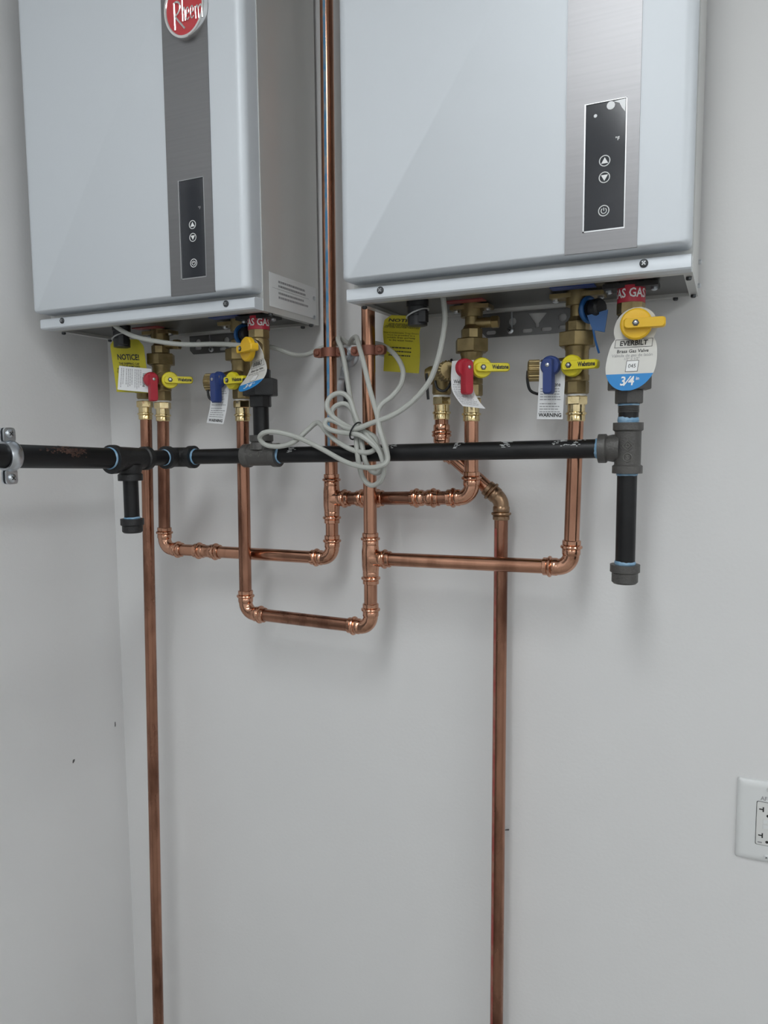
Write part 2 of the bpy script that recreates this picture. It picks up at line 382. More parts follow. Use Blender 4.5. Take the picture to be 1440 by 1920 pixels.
def heater(x0, zb, label, film):
    t = thing('water_heater', label, 'water heater', (x0 + HW / 2, YB, zb), 'tankless water heaters')
    xr = x0 + HW; zt = zb + HH
    # casing: box with its underside set in behind a rim
    mb = MB(); a, b = x0 + .002, xr
    rim = .011; up = .006
    yf = -.188
    o = [(a, yf), (b, yf), (b, YB), (a, YB)]; i = [(a + rim, yf + rim), (b - rim, yf + rim), (b - rim, YB - rim), (a + rim, YB - rim)]
    vs = [(x, y, zt) for x, y in o] + [(x, y, zb) for x, y in o] + [(x, y, zb) for x, y in i] + [(x, y, zb + up) for x, y in i]
    fs = [(0, 1, 2, 3)]
    for k in range(4):
        j = (k + 1) % 4; fs += [(k, j, 4 + j, 4 + k), (4 + k, 4 + j, 8 + j, 8 + k), (8 + k, 8 + j, 12 + j, 12 + k)]
    mb.add(vs, fs).build('casing', 'heater_casing', t, flat=True)
    MB().bbox((a + rim - .001, yf + rim - .001, zb + up - .001), (b - rim + .001, YB - rim + .001, zb + up + .001)).build('bottom_plate', 'heater_under_shaded', t)
    # front cover: raised panel with rolled edges, step, lower flange
    zl = zb + .0180
    r = .014; prof = []            # (inset, y): rolled edge
    for k in range(7):
        q = math.radians(90 * k / 6); prof.append((r - r * math.sin(q), YP + r - r * math.cos(q)))
    prof = prof[::-1]              # from edge (inset 0) to face (inset r)
    prof = [(0.0015, -.187)] + prof
    mb = MB(); vs = []; fs = []
    zp0 = zl + .0085
    ring = lambda ins, y: [V((p[0], y, p[1])) for p in rounded_rect(x0 + ins, xr - ins, zp0 + ins * .25, zt - ins, max(.003, .007 - ins * .25), 4)]
    n = None
    for ins, y in prof:
        q = ring(ins, y); n = len(q); vs += q
    for k in range(len(prof) - 1):
        for j in range(n):
            j2 = (j + 1) % n; fs.append((k * n + j, k * n + j2, (k + 1) * n + j2, (k + 1) * n + j))
    fs.append(tuple(range((len(prof) - 1) * n, len(prof) * n)))
    mb.add(vs, fs)
    mb.build('front_panel', 'heater_silver', t, ang=50)
    # lower flange with a small rolled shelf that meets the panel
    fl = MB(); sec = [(-.187, zb), (YL + .002, zb), (YL, zb + .002), (YL, zl - .003), (YL + .0015, zl - .0005), (-.204, zl + .0005), (-.187, zl + .0005)]
    vs = [V((x, y, z)) for x in (x0 + .001, xr - .001) for y, z in sec]; m = len(sec)
    fs = [tuple(range(m)), tuple(range(m, 2 * m))] + [(k, (k + 1) % m, m + (k + 1) % m, m + k) for k in range(m)]
    fl.add(vs, fs).build('lower_flange', 'heater_silver', t)
    for off in (.056, .415): screw(t, (x0 + off, YL, zb + .0115), (0, -1, 0), .0052)
    # brushed trim strip with a window
    s0, s1 = x0 + .3215, x0 + .4085
    zs = zp0 - .001 + .002
    wx0, wx1, wz0, wz1 = x0 + .3435, x0 + .3935, zb + .0515, zb + .204
    tw = .0016; f = lambda x, z, y: V((x, y, z))
    st = MB()
    for (xa, xb, za, zc) in ((s0, wx0, zs, zt - .014), (wx1, s1, zs, zt - .014), (wx0, wx1, zs, wz0), (wx0, wx1, wz1, zt - .014)):
        st.bbox((xa, YP - tw, za), (xb, YP + .001, zc))
    strip = st.build('trim_strip', 'brushed_steel', t)
    cp = MB().bbox((wx0 + .0005, YP - .0006, wz0 + .0005), (wx1 - .0005, YP + .0005, wz1 - .0005)).build('control_panel', 'dark_glass', t)
    rim_ = MB(); k = .0017
    rim_.bbox((wx0, YP - tw - .0006, wz0), (wx0 + k, YP, wz1)).bbox((wx1 - k * .6, YP - tw - .0003, wz0), (wx1, YP, wz1)).bbox((wx0, YP - tw - .0006, wz0), (wx1, YP, wz0 + k)).bbox((wx0, YP - tw - .0003, wz1 - k * .5), (wx1, YP, wz1))
    rim_.build('rim', 'rim_silver', cp)
    yq = YP - .0008; cx = x0 + .3685
    def btn(dz, kind):
        o = V((cx, yq, zb + dz)); b_ = MB(); b_.ring(o, (0, 1, 0), .0062, .0006, 20, 5)
        bo = b_.build('button', 'print_white' if film else 'print_white', cp)
        g = MB()
        if kind == 'up': g.add([o + V((-.0042, 0, -.003)), o + V((.0042, 0, -.003)), o + V((0, 0, .0042))], [(0, 1, 2)])
        elif kind == 'down': g.add([o + V((-.0042, 0, .003)), o + V((.0042, 0, .003)), o + V((0, 0, -.0042))], [(0, 1, 2)])
        else:
            g.tube([o + V((.0032 * math.sin(q), 0, .0032 * math.cos(q))) for q in [math.radians(35 + 290 * j / 14) for j in range(15)]], .00055, 5)
            g.cyl(o, o + V((0, 0, .0036)), .00055, 6)
        g.build('power_symbol' if kind == 'power' else 'arrow', 'print_white', bo, flat=True)
    btn(.1345, 'up'); btn(.1150, 'down'); btn(.0755, 'power')
    lettering('°F', .006, plane((x0 + .383, yq, zb + .158), (1, 0, 0), (0, 0, 1)), 'print_white' if film else 'print_grey', cp, bold=.02)
    if film:
        g = MB(); ff = plane((0, yq - .0002, 0), (1, 0, 0), (0, 0, 1))
        g.add([ff(wx1 - .016, wz1 - .002), ff(wx1 - .002, wz1 - .001), ff(wx1 - .0022, wz1 - .016), ff(wx1 - .006, wz1 - .011), ff(wx1 - .009, wz1 - .005)], [(0, 1, 2, 3, 4)])
        g.build('film_corner', 'film', cp, flat=True)
        g = MB(); g.lathe([(.0022, 0), (.002, .0003)], (wx0 + .013, yq + .0001, wz1 - .015), (0, -1, 0), 10); g.build('indicator', 'film', cp)
        g = MB(); g.lathe([(.005, 0), (.0048, .0003)], (wx1 - .019, yq + .0001, wz1 - .006), (0, -1, 0), 12); g.build('film_bubble', 'film', cp)
    # emblem
    ec = V((x0 + .3725, YP - tw, zb + .452)); rx, ry = .0385, .0445
    def ell(k, y): return [V((ec.x + rx * k * math.cos(q), y, ec.z + ry * k * math.sin(q))) for q in [2 * math.pi * j / 40 for j in range(40)]]
    e = MB(); rows = [(1.0, YP - tw), (1.0, YP - .009), (.97, YP - .011), (.90, YP - .011), (.87, YP - .0095)]
    vs = []; fs = []
    for k_, y in rows: vs += ell(k_, y)
    for q in range(len(rows) - 1):
        for j in range(40): fs.append((q * 40 + j, q * 40 + (j + 1) % 40, (q + 1) * 40 + (j + 1) % 40, (q + 1) * 40 + j))
    eo = e.add(vs, fs).build('emblem', 'emblem_chrome', t)
    MB().add(ell(.885, YP - .0096), [tuple(range(40))]).build('emblem_face', 'emblem_red', eo, flat=True)
    L = MB()
    def stroke(pts, r_):
        L.tube(catmull([V((ec.x + u, YP - .0102, ec.z + v)) for u, v in pts], 4), r_, 6)
    stroke([(-0.0176, 0.0087), (-0.0174, -0.0110), (-0.0173, -0.0295)], 0.0016)
    stroke([(-0.0190, 0.0086), (-0.0135, 0.0105), (-0.0079, 0.0077), (-0.0068, 0.0010), (-0.0103, -0.0058), (-0.0167, -0.0096)], 0.0016)
    stroke([(-0.0166, -0.0099), (-0.0086, -0.0191), (0.0018, -0.0310)], 0.0016)
    stroke([(-0.0022, 0.0161), (-0.0023, -0.0017), (-0.0020, -0.0202)], 0.0014)
    stroke([(-0.0016, -0.0053), (0.0005, -0.0003), (0.0021, -0.0045), (0.0026, -0.0201)], 0.0011)
    stroke([(0.0046, -0.0103), (0.0089, -0.0099), (0.0091, -0.0040), (0.0068, -0.0018), (0.0045, -0.0068), (0.0049, -0.0162), (0.0074, -0.0193), (0.0101, -0.0161)], 0.0010)
    stroke([(0.0132, -0.0100), (0.0175, -0.0096), (0.0177, -0.0037), (0.0153, -0.0014), (0.0131, -0.0064), (0.0135, -0.0158), (0.0159, -0.0189), (0.0187, -0.0158)], 0.0010)
    stroke([(0.0217, -0.0041), (0.0223, -0.0118), (0.0228, -0.0216)], 0.0011)
    stroke([(0.0225, -0.0076), (0.0251, -0.0030), (0.0273, -0.0067), (0.0283, -0.0221)], 0.0011)
    stroke([(0.0278, -0.0080), (0.0313, -0.0032), (0.0339, -0.0065), (0.0348, -0.0223)], 0.0011)
    L.build('lettering', 'emblem_chrome', eo)
    # hex screws along the casing rim
    for p in ((b - .0055, -.030, zb), (b - .0055, -.16, zb), (b - .03, -.018, zb), (a + .0055, -.165, zb), (a + .0055, -.05, zb)):
        MB().lathe([(.004, 0), (.004, .003), (.0025, .0042)], p, (0, 0, -1), 6).build('rim_screw', 'screw_dark', t)
    for p in ((b, -.030, zb + .012), (b, -.030, zb + .045)):
        MB().lathe([(.0035, 0), (.0035, .003), (.002, .004)], p, (1, 0, 0), 6).build('rim_screw', 'zinc', t)
    # plugged holes in the underside
    for dx_, y in ((.165, -.176), (.215, -.178), (.30, -.178)):
        MB().lathe([(.0105, 0), (.0105, .0015), (.008, .0025)], (x0 + dx_, y, zb + up), (0, 0, -1), 16).build('hole_plug', 'sticker_white', t)
    return t

X1, Z1 = -1.1476, 1.7065
X2, Z2 = X1 + DX + .001, 1.703
h1 = heater(X1, Z1, 'silver tankless water heater in the corner with a red oval emblem in view', False)
h2 = heater(X2, Z2, 'silver tankless water heater further from the corner, nearest the power outlet', True)
# rating sticker on the side of the corner heater
sx = X1 + HW + .0002
s = MB().bbox((sx, -.170, Z1 + .010), (sx + .0004, -.022, Z1 + .064)).build('caution_sticker', 'sticker_white', h1)
sm = plane((sx + .0006, -.097, Z1 + .037), (0, 1, 0), (0, 0, 1)); d = MB()
for k, v in enumerate((.014, .007, -.004, -.011)): dashes(d, sm, [(v, .0035)], .095, 40 + k)
dashes(d, sm, [(.0035, .0006)], .13, 50)
d.build('lettering', 'print_grey', s, flat=True)

# ---- fittings on the underside of each heater
def underside(t, zb, hot, cold, gas, drain, tab):
    zz = zb + .005
    def flange(p, m, nm, w_=.062, d_=.03, st=None):
        mb = MB(); mb.bbox((p.x - w_ / 2, p.y - d_ / 2, zz - .009), (p.x + w_ / 2, p.y + d_ / 2, zz - .003)); mb.cyl((p.x, p.y, zz - .02), (p.x, p.y, zz), .017)
        o = mb.build(nm, m, t)
        for k in (-1, 1): MB().lathe([(.0045, 0), (.0045, .003), (.002, .0045)], (p.x + k * (w_ / 2 - .006), p.y, zz - .009), (0, 0, -1), 8).build('screw', 'zinc', o)
        return o
    flange(hot, 'brass_dark', 'hot_inlet'); flange(cold, 'brass_dark', 'cold_inlet', .075); flange(gas, 'iron_fitting_dark', 'gas_inlet', .070, .034)
    MB().bbox((hot.x - .03, hot.y - .042, zb + .0035), (hot.x + .03, hot.y - .022, zb + .0052)).build('hot_sticker', 'sticker_red', t)
    MB().bbox((cold.x - .03, cold.y - .050, zb + .0035), (cold.x + .03, cold.y - .028, zb + .0052)).build('cold_sticker', 'sticker_blue', t)
    MB().bbox((gas.x - .028, gas.y - .046, zb + .0035), (gas.x + .030, gas.y - .024, zb + .0052)).build('gas_sticker', 'sticker_pink', t)
    # brass bleed plug beside the hot outlet
    mb = MB(); c = V((hot.x, hot.y, zb - .024)); mb.cyl(c, c + V((.032, .004, 0)), .008).hexa(c + V((.030, .004, 0)), (1, .1, 0), .017, .012)
    mb.build('bleed_plug', 'brass_dark', t)
    # blue filter tab and black knob beside the cold inlet
    c = V((cold.x + .012, cold.y - .008, zb - .024))
    mb = MB(); mb.cyl(c, c + V((.012, -.010, 0)), .013).lathe([(.0125, 0), (.0135, .002), (.0135, .012), (.011, .015)], c + V((.012, -.010, 0)), (1, -.6, 0), 14)
    mb.build('filter_knob', 'plastic_black', t)
    mb = MB(); ax = (V((.85, -.5, 0)).normalized(), V((.5, .85, 0)).normalized(), V((0, 0, 1)))
    mb.ring(c + V((.006, -.006, 0)), (1, -.6, 0), .016, .0035, 20, 6)
    if tab: mb.add([c + V(q) for q in ((.006, -.022, -.010), (.034, -.022, -.004), (.030, -.022, -.034), (.014, -.022, -.030), (.006, -.018, -.010), (.034, -.018, -.004), (.030, -.018, -.034), (.014, -.018, -.030))],
           [(0, 1, 2, 3), (7, 6, 5, 4), (0, 4, 5, 1), (1, 5, 6, 2), (2, 6, 7, 3), (3, 7, 4, 0)])
    if tab: mb.tube(catmull([c + V((.014, -.02, -.026)), c + V((.018, -.021, -.045)), c + V((.023, -.02, -.062))], 4), .0016, 6)
    mb.build('filter_tab', 'plastic_bright_blue', t, label='bright blue plastic pull tab')
    # condensate drain stub: black plastic with a wire clip
    mb = MB(); p = V((drain.x, drain.y, zb + .005))
    h_ = p.z - drain.z
    mb.lathe([(.0165, 0), (.0165, h_ * .25), (.0150, h_ * .27), (.0150, h_ * .5), (.0135, h_ * .52), (.0135, h_ * .6), (.0148, h_ * .62), (.0148, h_ - .001), (.0115, h_)], p, (0, 0, -1), 20)
    mb.bbox((p.x + .008, p.y - .016, drain.z + .004), (p.x + .019, p.y - .004, drain.z + .020))
    dn = mb.build('drain_stub', 'plastic_black', t)
    MB().tube(catmull([p + V((.0165 * math.cos(q), .0165 * math.sin(q), -.020 + .006 * math.cos(q))) for q in [math.radians(-200 + 230 * k / 10) for k in range(11)]], 3), .0012, 6).build('wire_clip', 'wire_grey', dn)

# key axes of the plumbing
GY, HY, CY = -.135, -.080, -.103
hot1 = V((-0.9842, -0.08, 1.5396)); cold1 = V((-0.7841, -0.103, 1.5355)); hot2 = V((-0.3674, -0.08, 1.5283)); cold2 = V((-0.2018, -0.103, 1.5249))
gas1 = V((-0.7234, -0.135, 1.4777)); gas2 = V((-0.1256, -0.135, 1.4866))
drain1 = V((-1.0122, -0.15, 1.6723)); drain2 = V((-0.4292, -0.15, 1.6694))
underside(h1, Z1, hot1, cold1, gas1, drain1, False)
underside(h2, Z2, hot2, cold2, gas2, drain2, True)

# ------------------------------------------------------------------ wall brackets under the heaters
def wall_bracket(x0, x1, z0, z1, label, holes, slots, notch, sc):
    t = thing('mounting_bracket', label, 'bracket', ((x0 + x1) / 2, 0, z0), 'heater mounting brackets')
    c = bpy.data.curves.new('b', 'CURVE'); c.dimensions = '2D'; c.fill_mode = 'BOTH'; c.extrude = .001; c.resolution_u = 1
    def loop(pts):
        sp = c.splines.new('POLY'); sp.points.add(len(pts) - 1); sp.use_cyclic_u = True
        for p, q in zip(sp.points, pts): p.co = (*q, 0, 1)
    loop([(x0 + .008, z0), (x1 - .008, z0), (x1, z0 + .008), (x1, z1), (x0, z1), (x0, z0 + .008)])
    def slot(cx, cy, l, r): loop(rounded_rect(cx - l / 2, cx + l / 2, cy - r, cy + r, r * .98, 4)[::-1])
    for p in holes: slot(p.x, p.z, .0130, .0064)
    for p in slots: slot(p.x, p.z, .0165, .0031)
    if notch: loop([(p.x, p.z) for p in notch])
    ob = bpy.data.objects.new('b', c); COL.objects.link(ob)
    me = bpy.data.meshes.new_from_object(ob.evaluated_get(bpy.context.evaluated_depsgraph_get()))
    vs = [V((v.co.x, -.005 + v.co.z, v.co.y)) for v in me.vertices]; fs = [tuple(p.vertices) for p in me.polygons]
    bpy.data.objects.remove(ob); bpy.data.curves.remove(c)
    MB().add(vs, fs).build('plate', 'bracket_steel', t, flat=True)
    fl = MB(); fl.bbox((x0, -.0110, z1 - .002), (x1, 0, z1))
    fl.build('folded_edge', 'bracket_steel', t)
    MB().bbox((x0 + .049, -.0075, z0 + .006), (x0 + .0515, -.005, z1 - .002)).build('rib', 'zinc', t)
    screw(t, V((sc.x, -.006, sc.z)), (0, -1, 0), .0055, m='zinc')
BY = -.005
b0, b1 = V((-0.3741, -0.005, 1.6658)), V((-0.2213, -0.005, 1.7161))
wall_bracket(b0.x, b1.x, b0.z, 1.706, 'dark steel wall bracket with slots below the heater nearest the outlet',
             [V((-0.3588, -0.005, 1.6879)), V((-0.3232, -0.005, 1.6887)), V((-0.2431, -0.005, 1.6894))], [V((-0.3587, -0.005, 1.6734)), V((-0.2987, -0.005, 1.6727)), V((-0.268, -0.005, 1.6731)), V((-0.2404, -0.005, 1.6744))],
             [V((-0.2981, -0.005, 1.7002)), V((-0.2859, -0.005, 1.6826)), V((-0.2858, -0.005, 1.676)), V((-0.2799, -0.005, 1.6764)), V((-0.28, -0.005, 1.683)), V((-0.2674, -0.005, 1.6987))], V((-0.3266, -0.005, 1.6746)))
b0 = V((-0.9751, -0.005, 1.6722))
wall_bracket(b0.x, b0.x + .150, b0.z, 1.712, 'dark steel wall bracket with slots below the corner heater',
             [V((-0.9544, -0.005, 1.6948)), V((-0.8864, -0.005, 1.6947))], [V((-0.9548, -0.005, 1.6835)), V((-0.8958, -0.005, 1.679)), V((-0.8756, -0.005, 1.6798))], None, V((-0.9225, -0.005, 1.6795)))

# ------------------------------------------------------------------ copper piping
RP = .0111
def pipe(root, p, q, r=RP, m='copper', name='pipe'):
    return MB().cyl(p, q, r, 24).build(name, m, root)
SOCK = [(.0127, 0), (.0135, .0008), (.0135, .0060), (.0129, .0068), (.0136, .0074), (.0156, .0082), (.0162, .0100), (.0156, .0118), (.0136, .0126), (.0129, .0132), (.0134, .0140), (.0134, .0205), (.0126, .0218), (.0124, .0225)]
SL = .0225
def socket(mb, end, inward):           # 'end' is the open rim, 'inward' points into the fitting
    mb.lathe(SOCK, end, inward, 24)
def elbow(root, C, dA, dB, R=.020, m='copper_fitting', name='elbow'):
    """C: where the pipe axes cross; dA, dB: unit directions leaving along each pipe"""
    C = V(C); dA = V(dA).normalized(); dB = V(dB).normalized()
    th = math.acos(max(-1, min(1, dA.dot(dB)))); tl = R / math.tan(th / 2)
    pa = C + dA * tl; pb = C + dB * tl
    ctr = C + (dA + dB).normalized() * (R / math.sin(th / 2))
    va = pa - ctr; vb = pb - ctr; ax = va.cross(vb).normalized(); tot = va.angle(vb)
    mb = MB(); mb.tube([ctr + Matrix.Rotation(tot * k / 10, 3, ax) @ va for k in range(11)], .0123, 24)
    socket(mb, pa + dA * (SL - .001), -dA); socket(mb, pb + dB * (SL - .001), -dB)
    o = mb.build(name, m, root)
    return pa + dA * (SL - .008), pb + dB * (SL - .008)
def tee(root, C, up, br, half=.043, bl=.036, m='copper_fitting'):
    C = V(C); up = V(up).normalized(); br = V(br).normalized()
    mb = MB(); mb.lathe([(.0134, -half + SL - .002), (.0146, -.012), (.0146, .012), (.0134, half - SL + .002)], C, up, 24)
    mb.lathe([(.0150, .004), (.0128, .016), (.0123, bl - SL + .002)], C, br, 24)
    socket(mb, C + up * half, -up); socket(mb, C - up * half, up); socket(mb, C + br * bl, -br)
    mb.build('tee', m, root)
def coupling(root, p, d, L=.05, m='copper_fitting'):
    mb = MB(); d = V(d).normalized(); socket(mb, p, d); socket(mb, V(p) + d * L, -d); mb.lathe([(.0122, .02), (.0116, L / 2), (.0122, L - .02)], p, d, 24)
    mb.build('coupling', m, root)

UP = V((0, 0, 1))
# hot network
A_top = V((-.6165, -.072, CZ - .002)); A_tee = V((-0.6235, -0.072, 1.3997)); A_bot = V((-0.6243, -0.072, 1.2947))
hA = thing('copper_pipework', 'copper riser with a blue line beside the corner heater, branching to both red-handled valves', 'pipe', (A_bot.x, A_bot.y, A_bot.z))
L_el = V((-0.992, -0.08, 1.2928)); R_el = V((-0.367, -0.08, 1.4085))
up = (A_top - A_tee).normalized(); dn = (A_bot - A_tee).normalized()
pipe(hA, A_tee + up * .03, A_top)
dR = (R_el - A_tee).normalized(); tee(hA, A_tee, up, dR)
dL = (L_el - A_bot).normalized()
a, b = elbow(hA, A_bot, -dn, dL); pipe(hA, A_tee + dn * .03, a)
c, d = elbow(hA, L_el, -dL, (hot1 - L_el)); 
cp0 = V((-0.8619, -0.078, 1.2935)); q = L_el + (-dL) * (cp0 - L_el).length
coupling(hA, q, dL, .058)
pipe(hA, b, c); pipe(hA, d, hot1 + UP * .004, m='copper_aged')
e, f_ = elbow(hA, R_el, -dR, (hot2 - R_el)); pipe(hA, A_tee + dR * .028, e, m='copper_aged'); pipe(hA, f_, hot2 + UP * .004)
q = A_tee + dR * (.036 + .014); coupling(hA, q, dR, .05); q = R_el - dR * .105; coupling(hA, q, dR, .05)
# blue maker's line along the riser
def stripe(root, p, q, r, a0, a1, m, name='printed_line'):
    d = (q - p).normalized(); vs = []; n = 4; N = 2
    mb = MB(); a, b, d = frame(d, (0, 1, 0))
    for k in range(N):
        for j in range(n + 1):
            t = math.radians(a0 + (a1 - a0) * j / n)
            vs.append((p if k == 0 else q) + (V((math.cos(t), math.sin(t), 0))) * (r + .00025))
    mb.add(vs, [(j, j + 1, n + 2 + j, n + 1 + j) for j in range(n)]); mb.build(name, m, root)
stripe(hA, A_tee + up * .075, A_top, RP, 266, 290, 'ink_blue')

# cold network
B_top = V((-.5340, CY - .001, CZ - .002)); B_tee = V((-0.5339, -0.104, 1.3048)); B_bot = V((-0.5352, -0.104, 1.1872))
cB = thing('copper_pipework', 'copper riser ending in the lowest elbow, branching to both blue-handled valves', 'pipe', (B_bot.x, B_bot.y, B_bot.z))
L2 = V((-0.7882, -0.103, 1.1893)); R2 = V((-0.2061, -0.103, 1.3107))
up = (B_top - B_tee).normalized(); dn = (B_bot - B_tee).normalized()
pipe(cB, B_tee + up * .03, B_top)
dR = (R2 - B_tee).normalized(); tee(cB, B_tee, up, dR)
dL = (L2 - B_bot).normalized(); a, b = elbow(cB, B_bot, -dn, dL); pipe(cB, B_tee + dn * .03, a)
c, d = elbow(cB, L2, -dL, (cold1 - L2)); pipe(cB, b, c, m='copper_aged'); pipe(cB, d, cold1 + UP * .004, m='copper_aged')
e, f_ = elbow(cB, R2, -dR, (cold2 - R2)); pipe(cB, B_tee + dR * .028, e); pipe(cB, f_, cold2 + UP * .004)

# relief pipe dropping to the floor in the corner
R1t = V((-1.0311, -0.075, 1.5406)); R1b = V((-1.0621, -0.075, 0.2666))
k = (R1t.z - .002) / (R1t.z - R1b.z); R1f = R1t + (R1b - R1t) * k
p1 = thing('drain_pipe', 'straight tarnished copper pipe dropping from the corner heater towards the floor', 'pipe', R1f)
pipe(p1, R1f, R1t + UP * .004, m='copper_aged')
# relief pipe with offset
R2t = V((-0.4246, -0.06, 1.5324)); E1 = V((-0.4262, -0.056, 1.4883)); E2 = V((-0.3284, -0.045, 1.4026)); R2b = V((-0.3306, -0.045, 0.4972))
k = (E2.z - .002) / (E2.z - R2b.z); R2f = E2 + (R2b - E2) * k
p2 = thing('drain_pipe', 'copper pipe kinking down from behind the black gas pipe, with a red printed line', 'pipe', R2f)
dd = (E2 - E1).normalized()
mb = MB(); mb.lathe([(.0122, 0), (.0128, .004)], R2t + UP * .002, -UP, 24); 
a, b = elbow(p2, E1, (R2t - E1), dd, .016); pipe(p2, R2t + UP * .004, a - UP * 0)
socket_mb = MB(); socket(socket_mb, R2t - UP * .030, UP); socket_mb.build('coupling', 'copper_fitting', p2)
c, d = elbow(p2, E2, -dd, (R2f - E2), .022, 'copper_elbow_dark'); pipe(p2, b, c); pipe(p2, d, R2f, m='copper_aged')
dv = (R2f - E2).normalized(); stripe(p2, d + dv * .02, R2f, RP, 222, 250, 'ink_red')

# ------------------------------------------------------------------ clamps on the risers
def riser_clamp(p, label):
    t = thing('pipe_clamp', label, 'clamp', (p.x, 0, p.z), 'copper-coloured riser clamps')
    h = .0075
    mb = MB(); mb.lathe([(RP + .0004, -h), (RP + .0042, -h), (RP + .0042, h), (RP + .0004, h)], p, UP, 28, cap=False)
    mb.lathe([(RP + .0004, h), (RP + .0004, -h)], p, UP, 28, cap=False)
    band = mb.build('band', 'clamp_copper', t)
    for sgn in (-1, 1):
        for yy in (-.0035, .0035):
            c = p + V((sgn * .0215, yy, 0)); mb = MB()
            pts = rounded_rect(-.0085, .0085, -.0075, .0075, .005, 3)
            mb.plate(pts, plane(c, (1, 0, 0), (0, 0, 1)), -.0016, .0016); mb.build('ear', 'clamp_copper', t)
        MB().lathe([(.0045, 0), (.0045, .0025), (.003, .004)], p + V((sgn * .0225, -.0052, 0)), (0, -1, 0), 12).cyl(p + V((sgn * .0225, -.005, 0)), p + V((sgn * .0225, .012, 0)), .0022, 8).build('bolt', 'clamp_copper', t)
    MB().cyl(p + V((0, RP + .003, 0)), V((p.x, -.006, p.z)), .0048, 12).build('rod', 'zinc', t)
    fl = MB(); fl.lathe([(.0185, 0), (.0185, .003), (.0165, .0045), (.0095, .0052), (.0088, .016)], V((p.x, 0, p.z)), (0, -1, 0), 24)
    fo = fl.build('wall_flange', 'zinc', t)
    MB().hexa(V((p.x, -.016, p.z)), (0, -1, 0), .013, .006).build('nut', 'zinc', fo)
pa_ = A_tee + (A_top - A_tee) * ((1.6495 - A_tee.z) / (A_top.z - A_tee.z))
riser_clamp(pa_, 'copper-coloured clamp holding the riser with the blue line')
pb_ = B_tee + (B_top - B_tee) * ((1.6445 - B_tee.z) / (B_top.z - B_tee.z))
riser_clamp(pb_, 'copper-coloured clamp on the riser beside the loose yellow tag')

# shiny strap hanging between the risers
g = V((-0.6298, -0.012, 1.629))
st = thing('hanger_strap', 'small shiny steel strap on the wall between the risers behind the coiled cable', 'strap', (g.x, 0, g.z - .06))
mb = MB(); pts = [V((-0.6298, -0.006, 1.6314)), V((-0.6268, -0.016, 1.6173)), V((-0.6281, -0.022, 1.6038)), V((-0.6327, -0.02, 1.5863)), V((-0.6362, -0.012, 1.5707)), V((-0.6384, -0.004, 1.5616))]
rb = Ribbon(pts, [(1, .2, .0)] * 6); rb.sheet(lambda s: (-.006, .006), 0, rb.len, .002, 20, 2).build('strap', 'zinc', st)
mb = MB(); mb.cyl(V((-0.633, 0, 1.6283)), V((-0.6266, -0.012, 1.627)), .004, 10); mb.build('anchor_screw', 'zinc', st)
mb = MB(); mb.tube(catmull([V((-0.6236, -0.01, 1.6138)), V((-0.6229, -0.014, 1.591)), V((-0.6286, -0.006, 1.5631))], 5), .0035, 8); mb.build('prong', 'screw_dark', st)

# ------------------------------------------------------------------ black gas piping
GR = .01335
def iron_tee(root, C, run, br, rr, rb, half, bl, m='iron_fitting', r2=None):
    C = V(C); run = V(run).normalized(); br = V(br).normalized(); r2 = r2 or rr
    mb = MB(); bw = .010
    mb.lathe([(rr + .0068, -half), (rr + .0068, -half + bw), (rr + .0042, -half + bw + .002), ((rr + r2) / 2 + .0042, 0), (r2 + .0042, half - bw - .002), (r2 + .0068, half - bw), (r2 + .0068, half)], C, run, 28)
    mb.lathe([(rb + .0060, 0.010), (rb + .0056, rb + .0065), (rb + .0042, bl - bw - .002), (rb + .0068, bl - bw), (rb + .0068, bl)], C, br, 28)
    return mb.build('tee', m, root, ang=28)
def dope(root, p, d, r, L=.006):
    a, b, d = frame(d); rnd = random.Random(int(abs(p[0]) * 1e5)); seg = 28; vs = []; fs = []
    rows = [(0, .0004), (L * .35, .0014), (L * .8, .0009), (L, .0002)]
    j = [rnd.uniform(.5, 1.1) for _ in range(seg)]; j = [(j[k - 1] + j[k] + j[(k + 1) % seg]) / 3 for k in range(seg)]
    for h, e in rows:
        for k in range(seg):
            t = 2 * math.pi * k / seg; vs.append(V(p) + d * (h * j[k]) + (a * math.cos(t) + b * math.sin(t)) * (r + e * j[(k + 5) % seg]))
    for i in range(3):
        for k in range(seg): fs.append((i * seg + k, i * seg + (k + 1) % seg, (i + 1) * seg + (k + 1) % seg, (i + 1) * seg + k))
    MB().add(vs, fs).build('pipe_dope', 'pipe_dope', root, label='pale blue pipe dope smeared at the joint')
def iron_cap(root, p, r, L=.027, m='iron_fitting'):
    MB().lathe([(r + .0068, 0), (r + .0068, .010), (r + .0044, .0115), (r + .0044, L - .003), (r + .002, L - .0005), (r - .004, L)], p, -UP, 28).build('cap', m, root, ang=28)
def iron_union(root, p, z0, m='iron_fitting_dark'):
    p = V((p.x, p.y, z0)); mb = MB(); mb.hexa(p, UP, .034, .019, 8)
    mb.build('union_body', m, root, ang=25)
    MB().hexa(p + UP * .047, UP, .034, .016, 8).build('union_tail', m, root, ang=25)
    MB().hexa(p + UP * .0185, UP, .052, .029, 6, .3).build('union_nut', m, root, ang=25)

gx = V((-0.9032, -0.135, 1.4728))                       # elbow in the corner
gs = thing('gas_pipework', 'black iron gas pipe with tees and capped drip legs crossing before the copper pipes', 'pipe', (gx.x, GY, gx.z))
dX = (gas2 - gas1).normalized()
gas1 = gx + (gas2 - gx) * ((gas1.x - gx.x) / (gas2.x - gx.x))
dX = (gas2 - gx).normalized()
